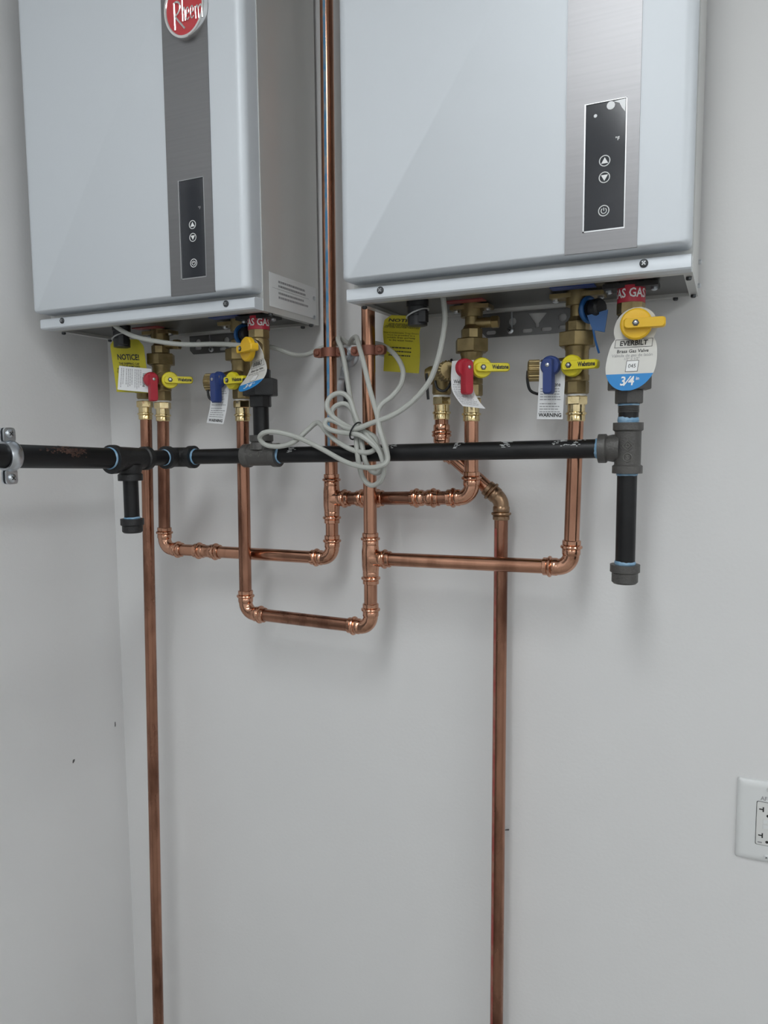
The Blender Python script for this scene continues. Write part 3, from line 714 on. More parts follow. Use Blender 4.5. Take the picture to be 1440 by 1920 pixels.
# right tee, drop leg and cap
iron_tee(gs, gas2, UP, -dX, GR, GR, .0345, .0385)
def on_tee(o, s_, parent=gs):
    f = plane(o, (1, 0, 0), (0, 0, 1)); mb = MB()
    q = [(0, -.0066), (.0066, 0), (0, .0066), (-.0066, 0)]
    mb.tube([f(*k) for k in q], .0007, 5, closed=True)
    mb.ring(f(0, -.0155), (0, 1, 0), .0056, .0007, 20, 5); mb.ring(f(0, 0), (0, 1, 0), .0022, .0007, 12, 5)
    mb.build('cast_mark', 'iron_mark', parent)
    vs, fs = text2d('S', .009, bold=.02); MB().add([f(x, y - .0155) for x, y in vs], fs).build('cast_letter', 'iron_mark', parent, flat=True)
on_tee(gas2 + V((.002, -(GR + .0048), .003)), 1)
leg_b = V((-0.1284, -0.135, 1.3254)); dl = (leg_b - gas2); dl = V((0, 0, dl.z))
pipe(gs, gas2 + V((0, 0, -.028)), gas2 + dl - UP * .004, GR, 'black_pipe', 'drip_leg')
dope(gs, gas2 - UP * .0345, -UP, GR, .004); dope(gs, gas2 + dl + UP * .0, UP, GR, .006); iron_cap(gs, gas2 + dl, GR)
# tee under the corner heater
iron_tee(gs, gas1, dX, UP, GR, GR, .0345, .0345)
f = plane(gas1 + V((-.012, -(GR + .0046), .002)), dX, UP)
lettering('G', .011, lambda x, y: f(x, y), 'iron_mark', gs, name='cast_letter', bold=.02)
f = plane(gas1 + V((.004, -(GR + .0046), .002)), dX, UP)
lettering('N', .011, lambda x, y: f(x * .8 + y * .5, y * .8 - x * .5), 'iron_mark', gs, name='cast_letter', bold=.02)
pipe(gs, gas1 + dX * .026, gas2 - dX * .028, GR, 'black_pipe'); dope(gs, gas1 + dX * .0345, dX, GR, .005); dope(gs, gas2 - dX * .0385, -dX, GR, .005)
pipe(gs, gx + dX * .018, gas1 - dX * .026, GR, 'black_pipe')
# specks of old print on the pipe
mb = MB(); r_ = random.Random(3)
for k in range(110):
    tt = r_.choice([.04, .045, .05, .36, .38, .40, .60, .62, .75, .76, .9, .92, .95, .97]) + r_.uniform(-.012, .012)
    th = math.radians(r_.uniform(20, 75)); c = gas1 + (gas2 - gas1) * (.07 + tt * .86) + V((0, -math.cos(th), math.sin(th))) * (GR + .0002)
    mb.box(c, (r_.uniform(.001, .006), .0006, r_.uniform(.0006, .0012)), (dX, V((0, -math.cos(th), math.sin(th))), dX.cross(V((0, -math.cos(th), math.sin(th))))))
o = mb.build('paint_flecks', 'wire_grey', gs); o['kind'] = 'stuff'
# corner elbow, nipple, big tee
mb = MB(); R = .018; ctr = gx + V((R, -R, 0)); 
mb.tube([ctr + V((-R * math.cos(t), R * math.sin(t), 0)) for t in [math.radians(90 * k / 8) for k in range(9)]], GR + .0042, 24)
for p_, d_ in ((gx + V((0, -R, 0)), V((0, -1, 0))), (gx + V((R, 0, 0)), dX)):
    mb.lathe([(GR + .0042, -.001), (GR + .0042, .006), (GR + .0068, .008), (GR + .0068, .018)], p_, d_, 24)
mb.build('elbow', 'iron_fitting_dark', gs, ang=28)
dope(gs, gx + V((0, -.036, 0)), (0, -1, 0), GR, .005); dope(gs, gx + dX * .036, dX, GR, .005)
BR = .0167
tc_ = V((-0.9032, -0.2566, 1.4749)); tc_ = V((gx.x, tc_.y, gx.z))
pipe(gs, gx + V((0, -.02, 0)), tc_ + V((0, .03, 0)), GR, 'black_pipe', 'nipple')
iron_tee(gs, tc_, (0, -1, 0), -UP, GR, GR, .042, .036, 'iron_fitting_dark', BR)
ck = V((-0.9032, -0.4854, 1.4827))
sd = (ck - tc_).normalized()                 # the supply run rises slightly towards the viewer
pipe(gs, tc_ + sd * .036, tc_ + sd * ((tc_.y - FY - .002) / -sd.y), BR, 'black_pipe_rust', 'supply_pipe'); dope(gs, tc_ + sd * .042, sd, BR, .006)
lb = tc_ - UP * .100
pipe(gs, tc_ - UP * .028, lb - UP * .004, GR * .93, 'black_pipe', 'drip_leg'); dope(gs, lb, UP, GR * .93, .004); iron_cap(gs, lb, GR * .93, .024, 'iron_fitting_dark')
# riser nipples and unions up to the gas valves
U2 = V((-0.1262, -0.135, 1.5467)).z; U1 = V((-0.7146, -0.135, 1.5578)).z
for g_, u_ in ((gas1, U1), (gas2, U2)):
    pipe(gs, g_ + UP * .026, V((g_.x, GY, u_ + .004)), GR, 'black_pipe', 'nipple')
    iron_union(gs, g_, u_, 'iron_fitting_dark' if g_ is gas1 else 'iron_fitting')
dope(gs, gas2 + UP * .0345, UP, GR, .009)
dope(gs, V((gas2.x, GY, U2)), -UP, GR, .004)
mb = MB(); 
for k in range(5): mb.ring(V((gas2.x, GY, U2 - .003 - k * .002)), UP, GR + .0002, .0007, 24, 5)
mb.build('thread', 'iron_fitting', gs)

# rust bloom on the supply pipe
mb = MB(); r_ = random.Random(11)
for k in range(170):
    u = r_.gauss(0, .016); th = math.radians(35 + r_.gauss(0, 13)); rd = V((math.cos(th), 0, math.sin(th)))
    c = tc_ + sd * (.135 + u) + rd * (BR + .0001)
    tg = sd.cross(rd).normalized()
    mb.box(c, (r_.uniform(.001, .004), r_.uniform(.0008, .0022), .0005), (sd, tg, rd))
o = mb.build('rust_specks', 'rust', gs); o['kind'] = 'stuff'

# ---- steel split clamp on the supply pipe
t = thing('pipe_clamp', 'galvanised split clamp around the thick end of the black gas pipe', 'clamp', (LX, ck.y, ck.z))
mb = MB()
mb.lathe([(BR + .0004, -.009), (BR + .003, -.009), (BR + .0055, -.004), (BR + .0055, .004), (BR + .003, .009), (BR + .0004, .009)], ck, (0, 1, 0), 28, cap=False); mb.build('band', 'zinc', t)
for sg in (-1, 1):
    for xx in (-.0035, .0035):
        c = ck + V((xx, 0, sg * .0285)); pts = rounded_rect(-.009, .009, -.0105, .0105, .005, 3)
        MB().plate(pts, plane(c, (0, -1, 0), (0, 0, 1)), -.0015, .0015).build('ear', 'zinc', t)
    screw(t, ck + V((.005, 0, sg * .0305)), (1, 0, 0), .006, 'bolt', 'zinc')
MB().cyl(ck - V((BR + .003, 0, 0)), V((LX + .004, ck.y, ck.z)), .0055, 12).build('rod', 'zinc', t)
MB().lathe([(.022, 0), (.022, .004), (.012, .006), (.011, .018)], V((LX, ck.y, ck.z)), (1, 0, 0), 24).build('wall_flange', 'zinc', t)

# ------------------------------------------------------------------ valves
def handle(root, c, n, ld, R, L, m, name, txt=None, ridge=.008, back=.7, wid=.0115, taper=1.0, nut=True):
    """disc hub at c facing n with a lever along ld"""
    c = V(c); n = V(n).normalized(); ld = V(ld); ld = (ld - n * ld.dot(n)).normalized(); wv = n.cross(ld)
    mb = MB(); mb.lathe([(R * .8, -.004), (R, -.002), (R, .0045), (R * .9, .0065), (R * .3, .007)], c, n, 28)
    ho = None
    f = lambda u, v, w: c + ld * u + wv * v + n * w
    pts = rounded_rect(-R * back, L, -wid / 2, wid / 2, wid * .3, 3)
    mb.plate(pts, f, .002, .0065 + ridge, .0018)
    ho = mb.build(name, m, root, ang=40)
    if nut:
        MB().hexa(c + n * (.0060 + ridge), n, .0075, .002, 6, ch=.0004).build('lock_nut', 'screw_dark', ho)
        MB().lathe([(.0022, 0), (.0022, .001), (.001, .0014)], c + n * (.008 + ridge), n, 10).build('stem_end', 'rim_silver', ho)
    if txt:
        g = plane(c + ld * (R * .45 + (L - R * .45) / 2 + .002) + n * (.0067 + ridge), ld, wv)
        lettering(txt, .0086, g, 'print_black', ho, sx=.66, bold=.045)
    return ho

ADAPT = [(.0120, 0), (.0130, .001), (.0130, .0075), (.0126, .0085), (.0146, .0095), (.0150, .011), (.0146, .0125), (.0126, .0135), (.0126, .0235)]
def press_adapter(root, p):
    mb = MB(); mb.lathe(ADAPT, p, UP, 24); mb.hexa(V(p) + UP * .0235, UP, .0275, .0125, 6, .4)
    mb.build('press_adapter', 'brass_bright', root, ang=30)
    MB().lathe([(.0128, 0), (.0138, .001), (.0135, .003), (.0125, .004)], V(p) + UP * .0358, UP, 24).build('seal_tape', 'tape_white', root)

def water_valve(P, zh, label, rot, side, colour, yc, dc, dl, port=None, capc=None, capd=None, loop=None, ylev=None, lobe=None):
    root = thing('service_valve', label, 'valve', P, 'water service valves')
    P = V(P); press_adapter(root, P)
    n = V((math.cos(math.radians(rot)), math.sin(math.radians(rot)), 0))
    mb = MB(); z = .039
    mb.hexa(P + UP * z, UP, .032, .018, 8, .2)
    mb.lathe([(.0150, z + .016), (.0175, z + .019), (.0175, z + .026), (.0165, z + .028), (.0165, .100), (.0178, .103), (.0178, .107)], P, UP, 24)
    ball = P + UP * .081
    mb.lathe([(.0135, 0), (.0135, .018), (.008, .0182), (.008, V(yc - ball).length)], ball, V(yc) - ball, 20)     # stem boss
    # side arm to the drain
    d_in = V(dc) - V(dl) * 0.0
    mb.cyl(ball, V(side), .0125, 20)
    mb.lathe([(.010, 0), (.014, .003), (.014, .012), (.010, .016)], V(side), V(side) - ball, 20)
    mb.lathe([(.011, 0), (.0075, V(dc - side).length)], V(side) + (ball - side) * .3, V(dc) - V(side) - (ball - side) * .3, 16)
    if port is not None:
        top = V(port) + UP * .039
        mb.lathe([(.0125, 0), (.0150, .003), (.0150, .020), (.0165, .024), (.0165, .040), (.012, .050)], top, UP, 20)
        mb.cyl(top + UP * .032, V(side), .0125, 18)
        if lobe is not None: mb.lathe([(.0140, 0), (.0150, .006), (.0150, V(lobe - top - UP * .034).length * .7), (.0115, V(lobe - top - UP * .034).length)], top + UP * .034, lobe - top - UP * .034, 20)
    mb.build('valve_body', 'brass_dark', root)
    if port is not None: press_adapter(root, port)
    MB().hexa(P + UP * .106, UP, .047, .0205, 6, rot * .01).build('union_nut', 'brass_dark', root, ang=25)
    top = zh - P.z
    mb = MB(); mb.hexa(P + UP * .127, UP, .031, .015, 8, .1); mb.lathe([(.0145, .141), (.0120, .146), (.0105, .148), (.0105, top)], P, UP, 20); mb.build('union_tail', 'brass_dark', root, ang=25)
    handle(root, yc, n, ylev if ylev is not None else V((-n.y, n.x, 0)), .0152, .040, 'plastic_yellow', 'lever_handle', 'Webstone', wid=.0125)
    handle(root, dc, dl, V((0, 0, -1)), .0140, .040, colour, 'drain_handle', None, ridge=.010, back=.75, wid=.0135, nut=False)
    ch = root.children[-1]; dn_ = V(dl).normalized()
    MB().lathe([(.0028, 0), (.0028, .0012), (.001, .002)], V(dc) + dn_ * .0163, dn_, 10).build('screw', 'rim_silver', ch)
    if capc is not None:
        mb = MB(); a, b, d_ = frame(capd); seg = 72; vs = []; fs = []
        rows = [(.0120, -.009, 0), (.0150, -.008, 1), (.0150, .007, 1), (.0125, .009, 0), (.004, .0095, 0)]
        for r0, h, kn in rows:
            for k in range(seg):
                t_ = 2 * math.pi * k / seg; rr = r0 + (.0009 * (1 if k % 4 < 2 else -1) if kn else 0)
                vs.append(V(capc) + d_ * h + (a * math.cos(t_) + b * math.sin(t_)) * rr)
        for i in range(4):
            for k in range(seg): fs.append((i * seg + k, i * seg + (k + 1) % seg, (i + 1) * seg + (k + 1) % seg, (i + 1) * seg + k))
        fs.append(tuple(range(4 * seg, 5 * seg))); fs.append(tuple(range(seg)))
        co = mb.add(vs, fs).build('hose_cap', 'brass_dark', root, ang=20)
        mb = MB(); mb.cyl(V(capc) - V(capd).normalized() * .008, V(side), .010, 16); mb.build('hose_thread', 'brass_bright', root)
        for lp in (loop or []): MB().tube(catmull(lp, 6), .0022, 6).build('cap_strap', 'plastic_black', co)
    return root

V3 = V
# valve by the outlet, blue
water_valve(cold2, Z2 + .005, 'brass service valve with a blue drain handle below the heater by the outlet', -100, V((-0.2397, -0.1, 1.603)), 'plastic_blue',
            V((-0.2037, -0.128, 1.6019)), V((-0.2332, -0.13, 1.6032)), V((-.10, -1, 0)), capc=V((-0.2648, -0.1, 1.6003)), capd=V((-1, -.25, 0)),
            loop=[[V((-0.2721, -0.106, 1.6002)), V((-0.2727, -0.106, 1.587)), V((-0.2694, -0.106, 1.5729)), V((-0.2619, -0.104, 1.5673)), V((-0.2557, -0.1, 1.5689)), V((-0.2536, -0.09, 1.5967))]])
water_valve(hot2, Z2 + .005, 'brass service valve with a red drain handle below the heater by the outlet', -62, V((-0.3982, -0.078, 1.6066)), 'plastic_red',
            V((-0.3412, -0.112, 1.6069)), V((-0.3656, -0.122, 1.6072)), V((.75, -.65, 0)), port=V(V((-0.4246, -0.06, 1.5324))), capc=V((-0.4016, -0.098, 1.606)), capd=V((.75, -1, .15)),
            lobe=V((-0.4498, -0.064, 1.6032)),
            loop=[[V((-0.3956, -0.095, 1.6239)), V((-0.3948, -0.085, 1.6117)), V((-0.4022, -0.084, 1.5856)), V((-0.4121, -0.084, 1.5768)), V((-0.4229, -0.084, 1.5814)), V((-0.4272, -0.082, 1.5934))], [V((-0.4433, -0.078, 1.6062)), V((-0.4425, -0.078, 1.585)), V((-0.4415, -0.076, 1.5647))]])
water_valve(hot1, Z1 + .005, 'brass service valve with a red drain handle below the corner heater', -48, V((-1.0137, -0.078, 1.6186)), 'plastic_red',
            V((-0.9363, -0.112, 1.6131)), V((-0.9726, -0.122, 1.6149)), V((.88, -.47, 0)), port=V(V((-1.0322, -0.075, 1.5437))), lobe=V((-1.0546, -0.078, 1.6049)))
water_valve(cold1, Z1 + .005, 'brass service valve with a blue drain handle below the corner heater', -104, V((-0.8384, -0.1, 1.608)), 'plastic_blue',
            V((-0.78, -0.132, 1.6044)), V((-0.8123, -0.128, 1.6078)), V((-.25, -1, 0)), capc=V((-0.855, -0.1, 1.6068)), capd=V((-1, -.3, 0)),
            loop=[[V((-0.8553, -0.106, 1.6016)), V((-0.8558, -0.106, 1.5883)), V((-0.8542, -0.104, 1.5779)), V((-0.8467, -0.1, 1.575)), V((-0.8469, -0.09, 1.5851))]])

# gas valves
def gas_valve(g_, z0, zh, hc, n, ld, label, tape_rot):
    root = thing('gas_valve', label, 'valve', (g_.x, GY, z0), 'gas shut-off valves')
    P = V((g_.x, GY, z0)); H = zh - z0; mb = MB()
    mb.hexa(P, UP, .032, .020, 8, .2); mb.lathe([(.0150, .018), (.0170, .021), (.0172, H * .36), (.0172, H * .54), (.0150, H * .60)], P, UP, 24)
    mb.hexa(P + UP * H * .58, UP, .034, H * .16, 8, .2); mb.cyl(P + UP * (H * .72), P + UP * H, .0132, 20)
    mid = P + UP * H * .45; mb.cyl(mid, hc, .0085, 16); mb.lathe([(.0135, 0), (.0135, .018)], mid, V(hc) - mid, 20)
    mb.build('valve_body', 'brass_dark', root, ang=25)
    ho = handle(root, hc, n, ld, .0200, .036, 'plastic_amber', 'lever_handle', None, ridge=.009, back=.75, wid=.0125)
    # red pipe marking tape
    zt0 = P.z + H * .73; zt1 = zt0 + .022; zt1 = min(zt1, zh - .001)
    tp = MB().lathe([(.0182, 0), (.0182, zt1 - zt0)], V((g_.x, GY, zt0)), UP, 32); to = tp.build('marking_tape', 'tape_red', root)
    vs, fs = text2d('GAS GAS GAS GAS', .0165, sx=.82, bold=.02); q = MB()
    def cylmap(x, y):
        a = math.radians(tape_rot) + x / .0185
        return V((g_.x + .0185 * math.cos(a), GY + .0185 * math.sin(a), (zt0 + zt1) / 2 + y))
    q.add([cylmap(x, y) for x, y in vs], fs); q.build('lettering', 'print_white', to, flat=True)
    return root
GZ2 = V((-0.1258, -0.135, 1.5896)).z; GZ1 = V((-0.713, -0.135, 1.6139)).z
gc2 = V((-0.1142, -0.172, 1.6469)); gc1 = V((-0.7221, -0.168, 1.6507))
gv2 = gas_valve(gas2, U2 + .060, Z2 + .004, gc2, V((.06, -1, 0)), V((1, .06, 0)), 'brass gas valve with a large round yellow handle seen face-on', -99)
gv1 = gas_valve(gas1, U1 + .060, Z1 + .004, gc1, V((-.44, -.9, 0)), V((.9, -.44, .02)), 'brass gas valve with its round yellow handle seen edge-on under the corner heater', -72)

# ------------------------------------------------------------------ hanging tags
def gas_card(rib, parent_label, name='price_tag'):
    t = thing(name, parent_label, 'tag', rib.f(0, 0), 'gas valve cards')
    Lr = rib.len
    def wf(s):
        # round eyelet end above, wider rounded card below
        c1, r1 = .028, .0270; c2, r2 = Lr - .0345, .0345
        w_ = .0
        if abs(s - c1) < r1: w_ = max(w_, math.sqrt(r1 * r1 - (s - c1) ** 2))
        if c1 + .006 < s < c2: w_ = max(w_, .0225)
        if abs(s - c2) < r2: w_ = max(w_, (.0225 + (.0315 - .0225) * min(1, (1 - ((s - c2) / r2) ** 2)) ** .5) if s < c2 else .0315 * max(0, 1 - ((s - c2) / r2) ** 2) ** .5)
        if s > c2 + r2: w_ = .0
        return (-max(w_, .0005), max(w_, .0005))
    sb = Lr - .0225
    o = rib.sheet(wf, .0015, sb, .0006, 40, 6).build('card', 'card_grey', t)
    rib.sheet(wf, sb, Lr - .0005, .0006, 16, 6).build('size_band', 'card_blue', t)
    pm = rib.print_map(.0006); k = lambda du, ds: (lambda x, y: pm(x + du, y - ds))
    y0 = Lr - .0630
    lettering('EVERBILT', .0092, k(0, y0), 'print_black', o, bold=.03, sx=.92)
    fr = MB()
    for (u0, u1, v0, v1) in ((-.0235, .0235, -.0056, -.0050), (-.0235, .0235, .0050, .0056), (-.0235, -.0229, -.0056, .0056), (.0229, .0235, -.0056, .0056)):
        q = k(0, y0); fr.add([q(u0, v0), q(u1, v0), q(u1, v1), q(u0, v1)], [(0, 1, 2, 3)])
    fr.build('name_frame', 'print_black', o, flat=True)
    lettering('Brass Gas Valve', .0062, k(0, y0 + .0105), 'print_black', o, bold=.015)
    lettering('Válvula de gas de latón', .0056, k(0, y0 + .0160), 'print_grey', o)
    lettering('1/2" x 1/2"', .0046, k(0, y0 + .0208), 'print_grey', o)
    q = k(.002, y0 + .0305); MB().add([q(-.0078, -.0074), q(.0078, -.0074), q(.0078, .0074), q(-.0078, .0074)], [(0, 1, 2, 3)]).build('number_frame', 'print_black', o, flat=True)
    pm2 = rib.print_map(.0008); MB().add([pm2(.002 + a, -(y0 + .0305) + b) for a, b in ((-.0072, -.0068), (.0072, -.0068), (.0072, .0068), (-.0072, .0068))], [(0, 1, 2, 3)]).build('number_box', 'print_white', o, flat=True)
    pm3 = rib.print_map(.0010); lettering('045', .0074, lambda x, y: pm3(x + .002, y - (y0 + .0305)), 'print_black', o, sx=.9)
    lettering('3⁄4', .0165, k(-.001, Lr - .0125), 'print_white', o, bold=.02, sx=.9)
    lettering('in', .006, k(.0115, Lr - .016), 'print_white', o, bold=.02)
    return t
pts = [V((-0.1135, -0.1655, 1.6709)), V((-0.1163, -0.163, 1.6401)), V((-0.1187, -0.166, 1.6124)), V((-0.1216, -0.17, 1.5846)), V((-0.1249, -0.172, 1.5618))]
gas_card(Ribbon(pts, [(1, .02, .0)] * 5), 'grey and blue card hanging flat from the gas valve of the heater by the outlet')
pts = [V((-0.7188, -0.16, 1.6678)), V((-0.7108, -0.163, 1.6532)), V((-0.7038, -0.168, 1.6316)), V((-0.7021, -0.176, 1.6102)), V((-0.7005, -0.2, 1.5889)), V((-0.703, -0.21, 1.58))]
gas_card(Ribbon(pts, [(.70, -.7, .0), (.72, -.65, .0), (.75, -.5, .05), (.8, -.35, .10), (.85, -.2, .14), (.85, -.15, .15)]), 'curled grey and blue card hanging from the gas valve of the corner heater')

def warn_tag(pts, wd, width, label, seed, brand_s=None, warn=True, lines=(.3, .86)):
    rib = Ribbon(pts, wd); t = thing('warning_tag', label, 'tag', rib.f(0, 0), 'white valve tags')
    o = rib.sheet(lambda s: (-width / 2, width / 2), 0, rib.len, .0003, 24, 3).build('paper', 'paper_white', t)
    pm = rib.print_map(.0004); d_ = MB(); s_ = rib.len * lines[0]
    while s_ < rib.len * lines[1]:
        dashes(d_, pm, [(-s_, .0013)], width * .84, seed); seed += 1; s_ += .0038 if random.Random(seed).random() < .8 else .0062
    d_.build('small_print', 'print_grey', o, flat=True)
    if brand_s is not None: lettering('Webstone', .0085, lambda x, y: pm(x, y - rib.len * brand_s), 'print_black', o, bold=.02, sx=.7)
    if warn: lettering('WARNING', .0075, lambda x, y: pm(x, y - rib.len * .93), 'print_black', o, bold=.03, sx=.9)
    return rib, t
warn_tag([V((-0.2336, -0.118, 1.6103)), V((-0.2336, -0.12, 1.5859)), V((-0.2346, -0.121, 1.5594)), V((-0.2364, -0.118, 1.5283))], [(1, .02, -.03)] * 4, .037, 'white printed tag behind the blue handle of the valve by the outlet', 10, .40, True, (.48, .88))
warn_tag([V((-0.3707, -0.112, 1.6195)), V((-0.3731, -0.11, 1.5965)), V((-0.3699, -0.114, 1.5745)), V((-0.3574, -0.126, 1.5583)), V((-0.3449, -0.136, 1.5473))], [(1, .1, 0), (1, .1, -.02), (1, .1, -.06), (1, .15, -.12), (1, .2, -.14)], .034, 'white printed tag curling below the red handle of the valve by the outlet', 30, .36, False, (.42, .95))
warn_tag([V((-0.8122, -0.116, 1.6087)), V((-0.8174, -0.121, 1.5825)), V((-0.8207, -0.124, 1.5563)), V((-0.8301, -0.122, 1.5322))], [(1, -.1, .05), (1, -.1, 0), (1, -.1, -.05), (1, -.1, -.08)], .040, 'white printed tag hanging behind the blue handle under the corner heater', 50, None, True, (.28, .86))
warn_tag([V((-0.9751, -0.118, 1.6133)), V((-0.9958, -0.126, 1.6156)), V((-1.0184, -0.132, 1.618)), V((-1.036, -0.138, 1.6203))], [(0, -.05, -1), (0, -.05, -1), (-.05, -.05, -1), (-.1, -.05, -1)], .044, 'white printed tag swung sideways from the red handle under the corner heater', 70, .22, False, (.32, .98))

def notice_tag(pts, wd, width, label, curl=False, name='notice_tag'):
    rib = Ribbon(pts, wd); t = thing(name, label, 'tag', rib.f(0, 0), 'yellow notice tags')
    L_ = rib.len
    def wf(s):
        k = min(1, s / (L_ * .12)); wv = width / 2 * (.72 + .28 * k); return (-wv, wv)
    o = rib.sheet(wf, 0, L_, .0004, 28, 5).build('paper', 'paper_yellow', t)
    pm = rib.print_map(.0006); k = lambda s, sc=1: (lambda x, y: pm(x * sc, y - s))
    lettering('NOTICE!', .0145, k(L_ * (.34 if not curl else .12)), 'print_black', o, bold=.03, sx=.86)
    lettering('THE SHIPPING CAP\nMUST BE REMOVED\nPRIOR TO OPERATION\nOF THE WATER HEATER', .0058, k(L_ * (.54 if not curl else .27)), 'print_black', o, bold=.02, lead=.9, sx=.92)
    if curl:
        lettering('The Condensate Trap Drain\nmust be provided to a\nsuitable drain and keep\nto the water heater.', .0052, k(L_ * .53), 'print_black', o, lead=1.0)
        d_ = MB(); dashes(d_, pm, [(-L_ * .70, .002), (-L_ * .75, .002), (-L_ * .80, .002)], width * .75, 5); d_.build('small_print', 'print_black', o, flat=True)
    return t
notice_tag([V((-1.0292, -0.122, 1.692)), V((-1.0274, -0.12, 1.6637)), V((-1.0247, -0.118, 1.6292)), V((-1.0219, -0.116, 1.5935))], [(1, .12, -.06)] * 4, .074, 'yellow notice tag with bold print below the corner heater drain', False)
notice_tag([V((-0.4585, -0.128, 1.6905)), V((-0.4717, -0.108, 1.6829)), V((-0.4885, -0.076, 1.6724)), V((-0.4955, -0.056, 1.645)), V((-0.4993, -0.052, 1.6124))], [(1, .12, -.10)] * 5, .062, 'yellow notice tag hanging behind the riser clamp near the coiled cable', True)

# ------------------------------------------------------------------ communication cable
path = [(-1.0119, -0.172, 1.7227), (-1.0032, -0.174, 1.7077), (-0.9601, -0.176, 1.6868), (-0.9058, -0.17, 1.674), (-0.8559, -0.16, 1.6675), (-0.8069, -0.15, 1.6665),
        (-0.7736, -0.15, 1.6636), (-0.7492, -0.146, 1.6608), (-0.7457, -0.12, 1.6616), (-0.7365, -0.098, 1.6644), (-0.7115, -0.098, 1.6584), (-0.6907, -0.08, 1.6491),
        (-0.6787, -0.055, 1.6509), (-0.6574, -0.045, 1.6608), (-0.6148, -0.045, 1.6683), (-0.5843, -0.048, 1.6661), (-0.5452, -0.062, 1.6621), (-0.5131, -0.085, 1.6516),
        (-0.4876, -0.1, 1.6342), (-0.4705, -0.112, 1.6114), (-0.4668, -0.125, 1.5888), (-0.4757, -0.14, 1.5686), (-0.4894, -0.15, 1.5554), (-0.4936, -0.157, 1.5414),
        (-0.485, -0.168, 1.5166), (-0.4754, -0.17, 1.4898), (-0.472, -0.168, 1.472), (-0.4783, -0.172, 1.4623), (-0.5037, -0.172, 1.458), (-0.5438, -0.166, 1.4659),
        (-0.5949, -0.16, 1.4885), (-0.6356, -0.158, 1.505), (-0.6711, -0.166, 1.5149), (-0.692, -0.172, 1.5142), (-0.7044, -0.168, 1.5056), (-0.6972, -0.162, 1.4941),
        (-0.6717, -0.158, 1.4913), (-0.6457, -0.155, 1.499), (-0.6289, -0.14, 1.518), (-0.6155, -0.135, 1.5292), (-0.6025, -0.142, 1.5254), (-0.5834, -0.152, 1.5105),
        (-0.5572, -0.158, 1.4942), (-0.5308, -0.158, 1.4832), (-0.5084, -0.158, 1.4815), (-0.4959, -0.157, 1.4898), (-0.4986, -0.155, 1.503), (-0.5109, -0.156, 1.5113),
        (-0.5303, -0.158, 1.5165), (-0.5519, -0.158, 1.5252), (-0.5727, -0.158, 1.539), (-0.5827, -0.157, 1.5544), (-0.5795, -0.15, 1.5698), (-0.5628, -0.145, 1.5754),
        (-0.5492, -0.142, 1.565), (-0.5403, -0.145, 1.5453), (-0.5276, -0.152, 1.5241), (-0.509, -0.16, 1.5064), (-0.4913, -0.163, 1.4882), (-0.4833, -0.163, 1.4702),
        (-0.4821, -0.16, 1.4512), (-0.4919, -0.155, 1.4359), (-0.5092, -0.15, 1.4295), (-0.5241, -0.148, 1.4401), (-0.5279, -0.155, 1.4631), (-0.5298, -0.158, 1.4882),
        (-0.5358, -0.151, 1.5117), (-0.5514, -0.15, 1.5211), (-0.5705, -0.15, 1.5315), (-0.578, -0.15, 1.5452), (-0.5717, -0.147, 1.5553), (-0.5589, -0.142, 1.5585),
        (-0.5486, -0.14, 1.5507), (-0.5377, -0.143, 1.5336), (-0.5241, -0.148, 1.5165), (-0.5005, -0.155, 1.4964), (-0.4865, -0.156, 1.4782), (-0.4857, -0.154, 1.4616),
        (-0.4974, -0.147, 1.4496), (-0.5114, -0.145, 1.4519), (-0.5166, -0.155, 1.4682), (-0.5219, -0.155, 1.4923), (-0.5317, -0.146, 1.5167), (-0.543, -0.14, 1.5388),
        (-0.5589, -0.125, 1.578), (-0.5719, -0.112, 1.6179), (-0.5847, -0.1, 1.649), (-0.5979, -0.088, 1.6668), (-0.6055, -0.07, 1.6738), (-0.5996, -0.058, 1.6677),
        (-0.5935, -0.056, 1.664), (-0.5811, -0.07, 1.6696), (-0.5639, -0.088, 1.6699), (-0.5395, -0.127, 1.6503), (-0.525, -0.138, 1.6176), (-0.5118, -0.145, 1.5777),
        (-0.4963, -0.157, 1.5456), (-0.4874, -0.161, 1.5192), (-0.4781, -0.162, 1.4922), (-0.4756, -0.16, 1.4701), (-0.4829, -0.158, 1.4733), (-0.4944, -0.164, 1.4898),
        (-0.5107, -0.166, 1.5031), (-0.5258, -0.167, 1.5098), (-0.5526, -0.166, 1.5126), (-0.5741, -0.165, 1.5179), (-0.5837, -0.163, 1.5256), (-0.5815, -0.158, 1.5333),
        (-0.5662, -0.158, 1.5296), (-0.5465, -0.163, 1.52), (-0.5252, -0.168, 1.518), (-0.5013, -0.166, 1.5259), (-0.4688, -0.158, 1.5376), (-0.4394, -0.15, 1.5573),
        (-0.4148, -0.146, 1.5838), (-0.401, -0.146, 1.6116), (-0.3925, -0.146, 1.6417), (-0.3867, -0.148, 1.6721), (-0.3868, -0.15, 1.6949), (-0.3893, -0.152, 1.7155)]
pts = catmull([V(q) for q in path], 5)
cb = thing('control_cable', 'long pale grey cable coiled and tied between the two heaters', 'cable', V((-0.5303, -0.16, 1.5149)))
MB().tube(pts, .0041, 10).build('cable', 'cable_grey', cb)
cc = V((-0.5313, -0.158, 1.5149))
dirc = (V((-0.51, -0.158, 1.5047)) - V((-0.5567, -0.158, 1.5261))).normalized(); a_, b_, _ = frame(dirc)
MB().tube([cc + a_ * (.0165 * math.cos(t)) * 1.0 + b_ * (.0145 * math.sin(t)) for t in [2 * math.pi * k / 20 for k in range(20)]], .0013, 6, closed=True).build('cable_tie', 'plastic_black', cb)

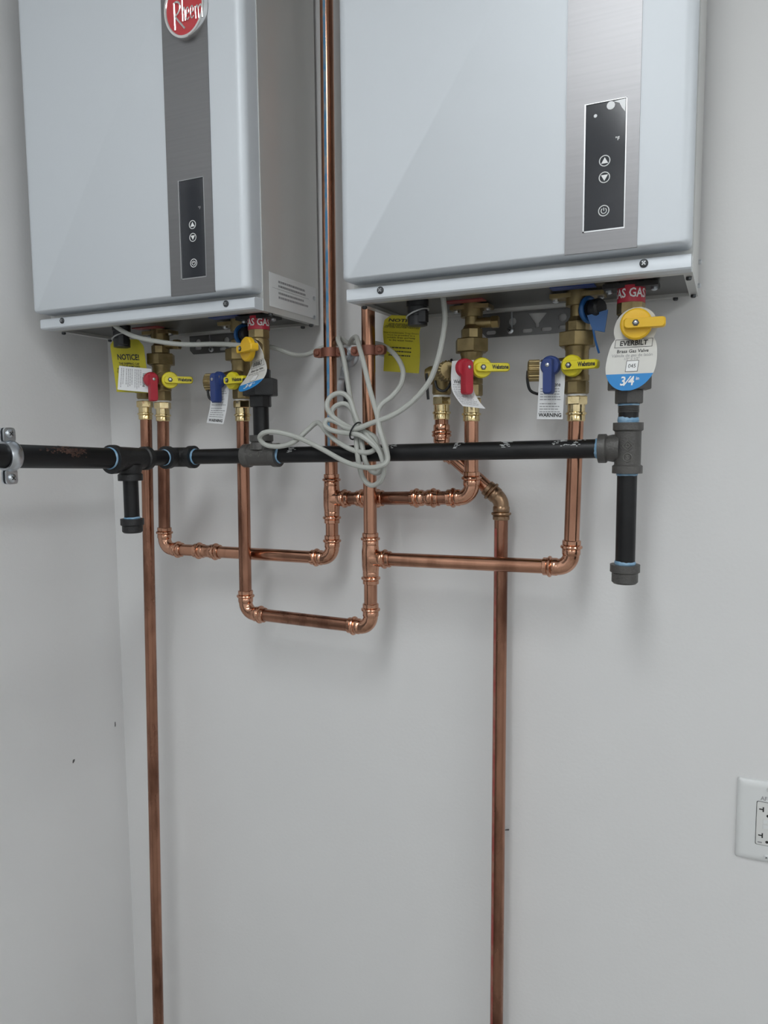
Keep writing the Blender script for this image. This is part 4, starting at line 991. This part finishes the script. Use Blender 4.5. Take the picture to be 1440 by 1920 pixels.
# ------------------------------------------------------------------ power outlet
px0, pz1 = .0285, .9905; pw, ph = .0845, .1255; pz0 = pz1 - ph
t = thing('power_outlet', 'white receptacle with a large wall plate at the right of the wall', 'outlet', (px0 + pw / 2, 0, pz0))
f = lambda u, v, w: V((px0 + u, -w, pz0 + v))
mb = MB(); n = None; vs = []; fs = []
prof = [(0, 0), (0, .002), (.0015, .004), (.006, .0058), (.010, .0062)]
for ins, w_ in prof:
    q = rounded_rect(ins, pw - ins, ins, ph - ins, .004, 3); n = len(q); vs += [f(u, v, w_) for u, v in q]
for k in range(len(prof) - 1):
    for j in range(n): fs.append((k * n + j, k * n + (j + 1) % n, (k + 1) * n + (j + 1) % n, (k + 1) * n + j))
fs.append(tuple(range((len(prof) - 1) * n, len(prof) * n)))
mb.add(vs, fs).build('wall_plate', 'outlet_white', t, ang=50)
ix0, ix1, iz0, iz1 = .0265, pw - .0265, .0275, .0950
MB().plate(rounded_rect(ix0, ix1, iz0, iz1, .002, 3), f, .004, .0064).build('gap', 'print_black', t)
rc = MB().plate(rounded_rect(ix0 + .0007, ix1 - .0007, iz0 + .0007, iz1 - .0007, .002, 3), f, .004, .0075, .0006).build('receptacle', 'outlet_ivory', t)
cx = (ix0 + ix1) / 2
for vz in (iz0 + .0155, iz1 - .0115):
    for du, hh in ((-.0065, .0075), (.0065, .0065)):
        mb = MB(); mb.plate([(cx + du - .0009, vz - hh / 2), (cx + du + .0009, vz - hh / 2), (cx + du + .0009, vz + hh / 2), (cx + du - .0009, vz + hh / 2)], f, .007, .0077)
        if du < 0: mb.plate([(cx + du - .0055, vz - .0009), (cx + du - .0007, vz - .0009), (cx + du - .0007, vz + .0009), (cx + du - .0055, vz + .0009)], f, .007, .0077)
        mb.build('slot', 'print_black', rc)
    MB().lathe([(.0022, 0), (.002, .0003)], f(cx, vz - .009, .0075), (0, -1, 0), 12).build('ground_slot', 'print_black', rc)
for vz in (iz0 + .030, iz0 + .038):
    MB().plate(rounded_rect(cx - .0065, cx + .0065, vz - .0033, vz + .0033, .0008, 2), f, .007, .0082, .0004).build('button', 'outlet_white', rc)
MB().plate(rounded_rect(cx - .0125, cx - .0065, iz0 + .0035, iz0 + .0055, .0005, 2), f, .007, .0076).build('printed_mark', 'print_grey', rc)
lettering('AF', .0085, plane(f(cx - .0062, iz1 + .0048, .0064), (1, 0, 0), (0, 0, 1)), 'print_grey', t, sx=.9, bold=.02)
for vz in (.0105, ph - .0105): screw(t, f(cx, vz, .0060), (0, -1, 0), .0032, m='outlet_white')
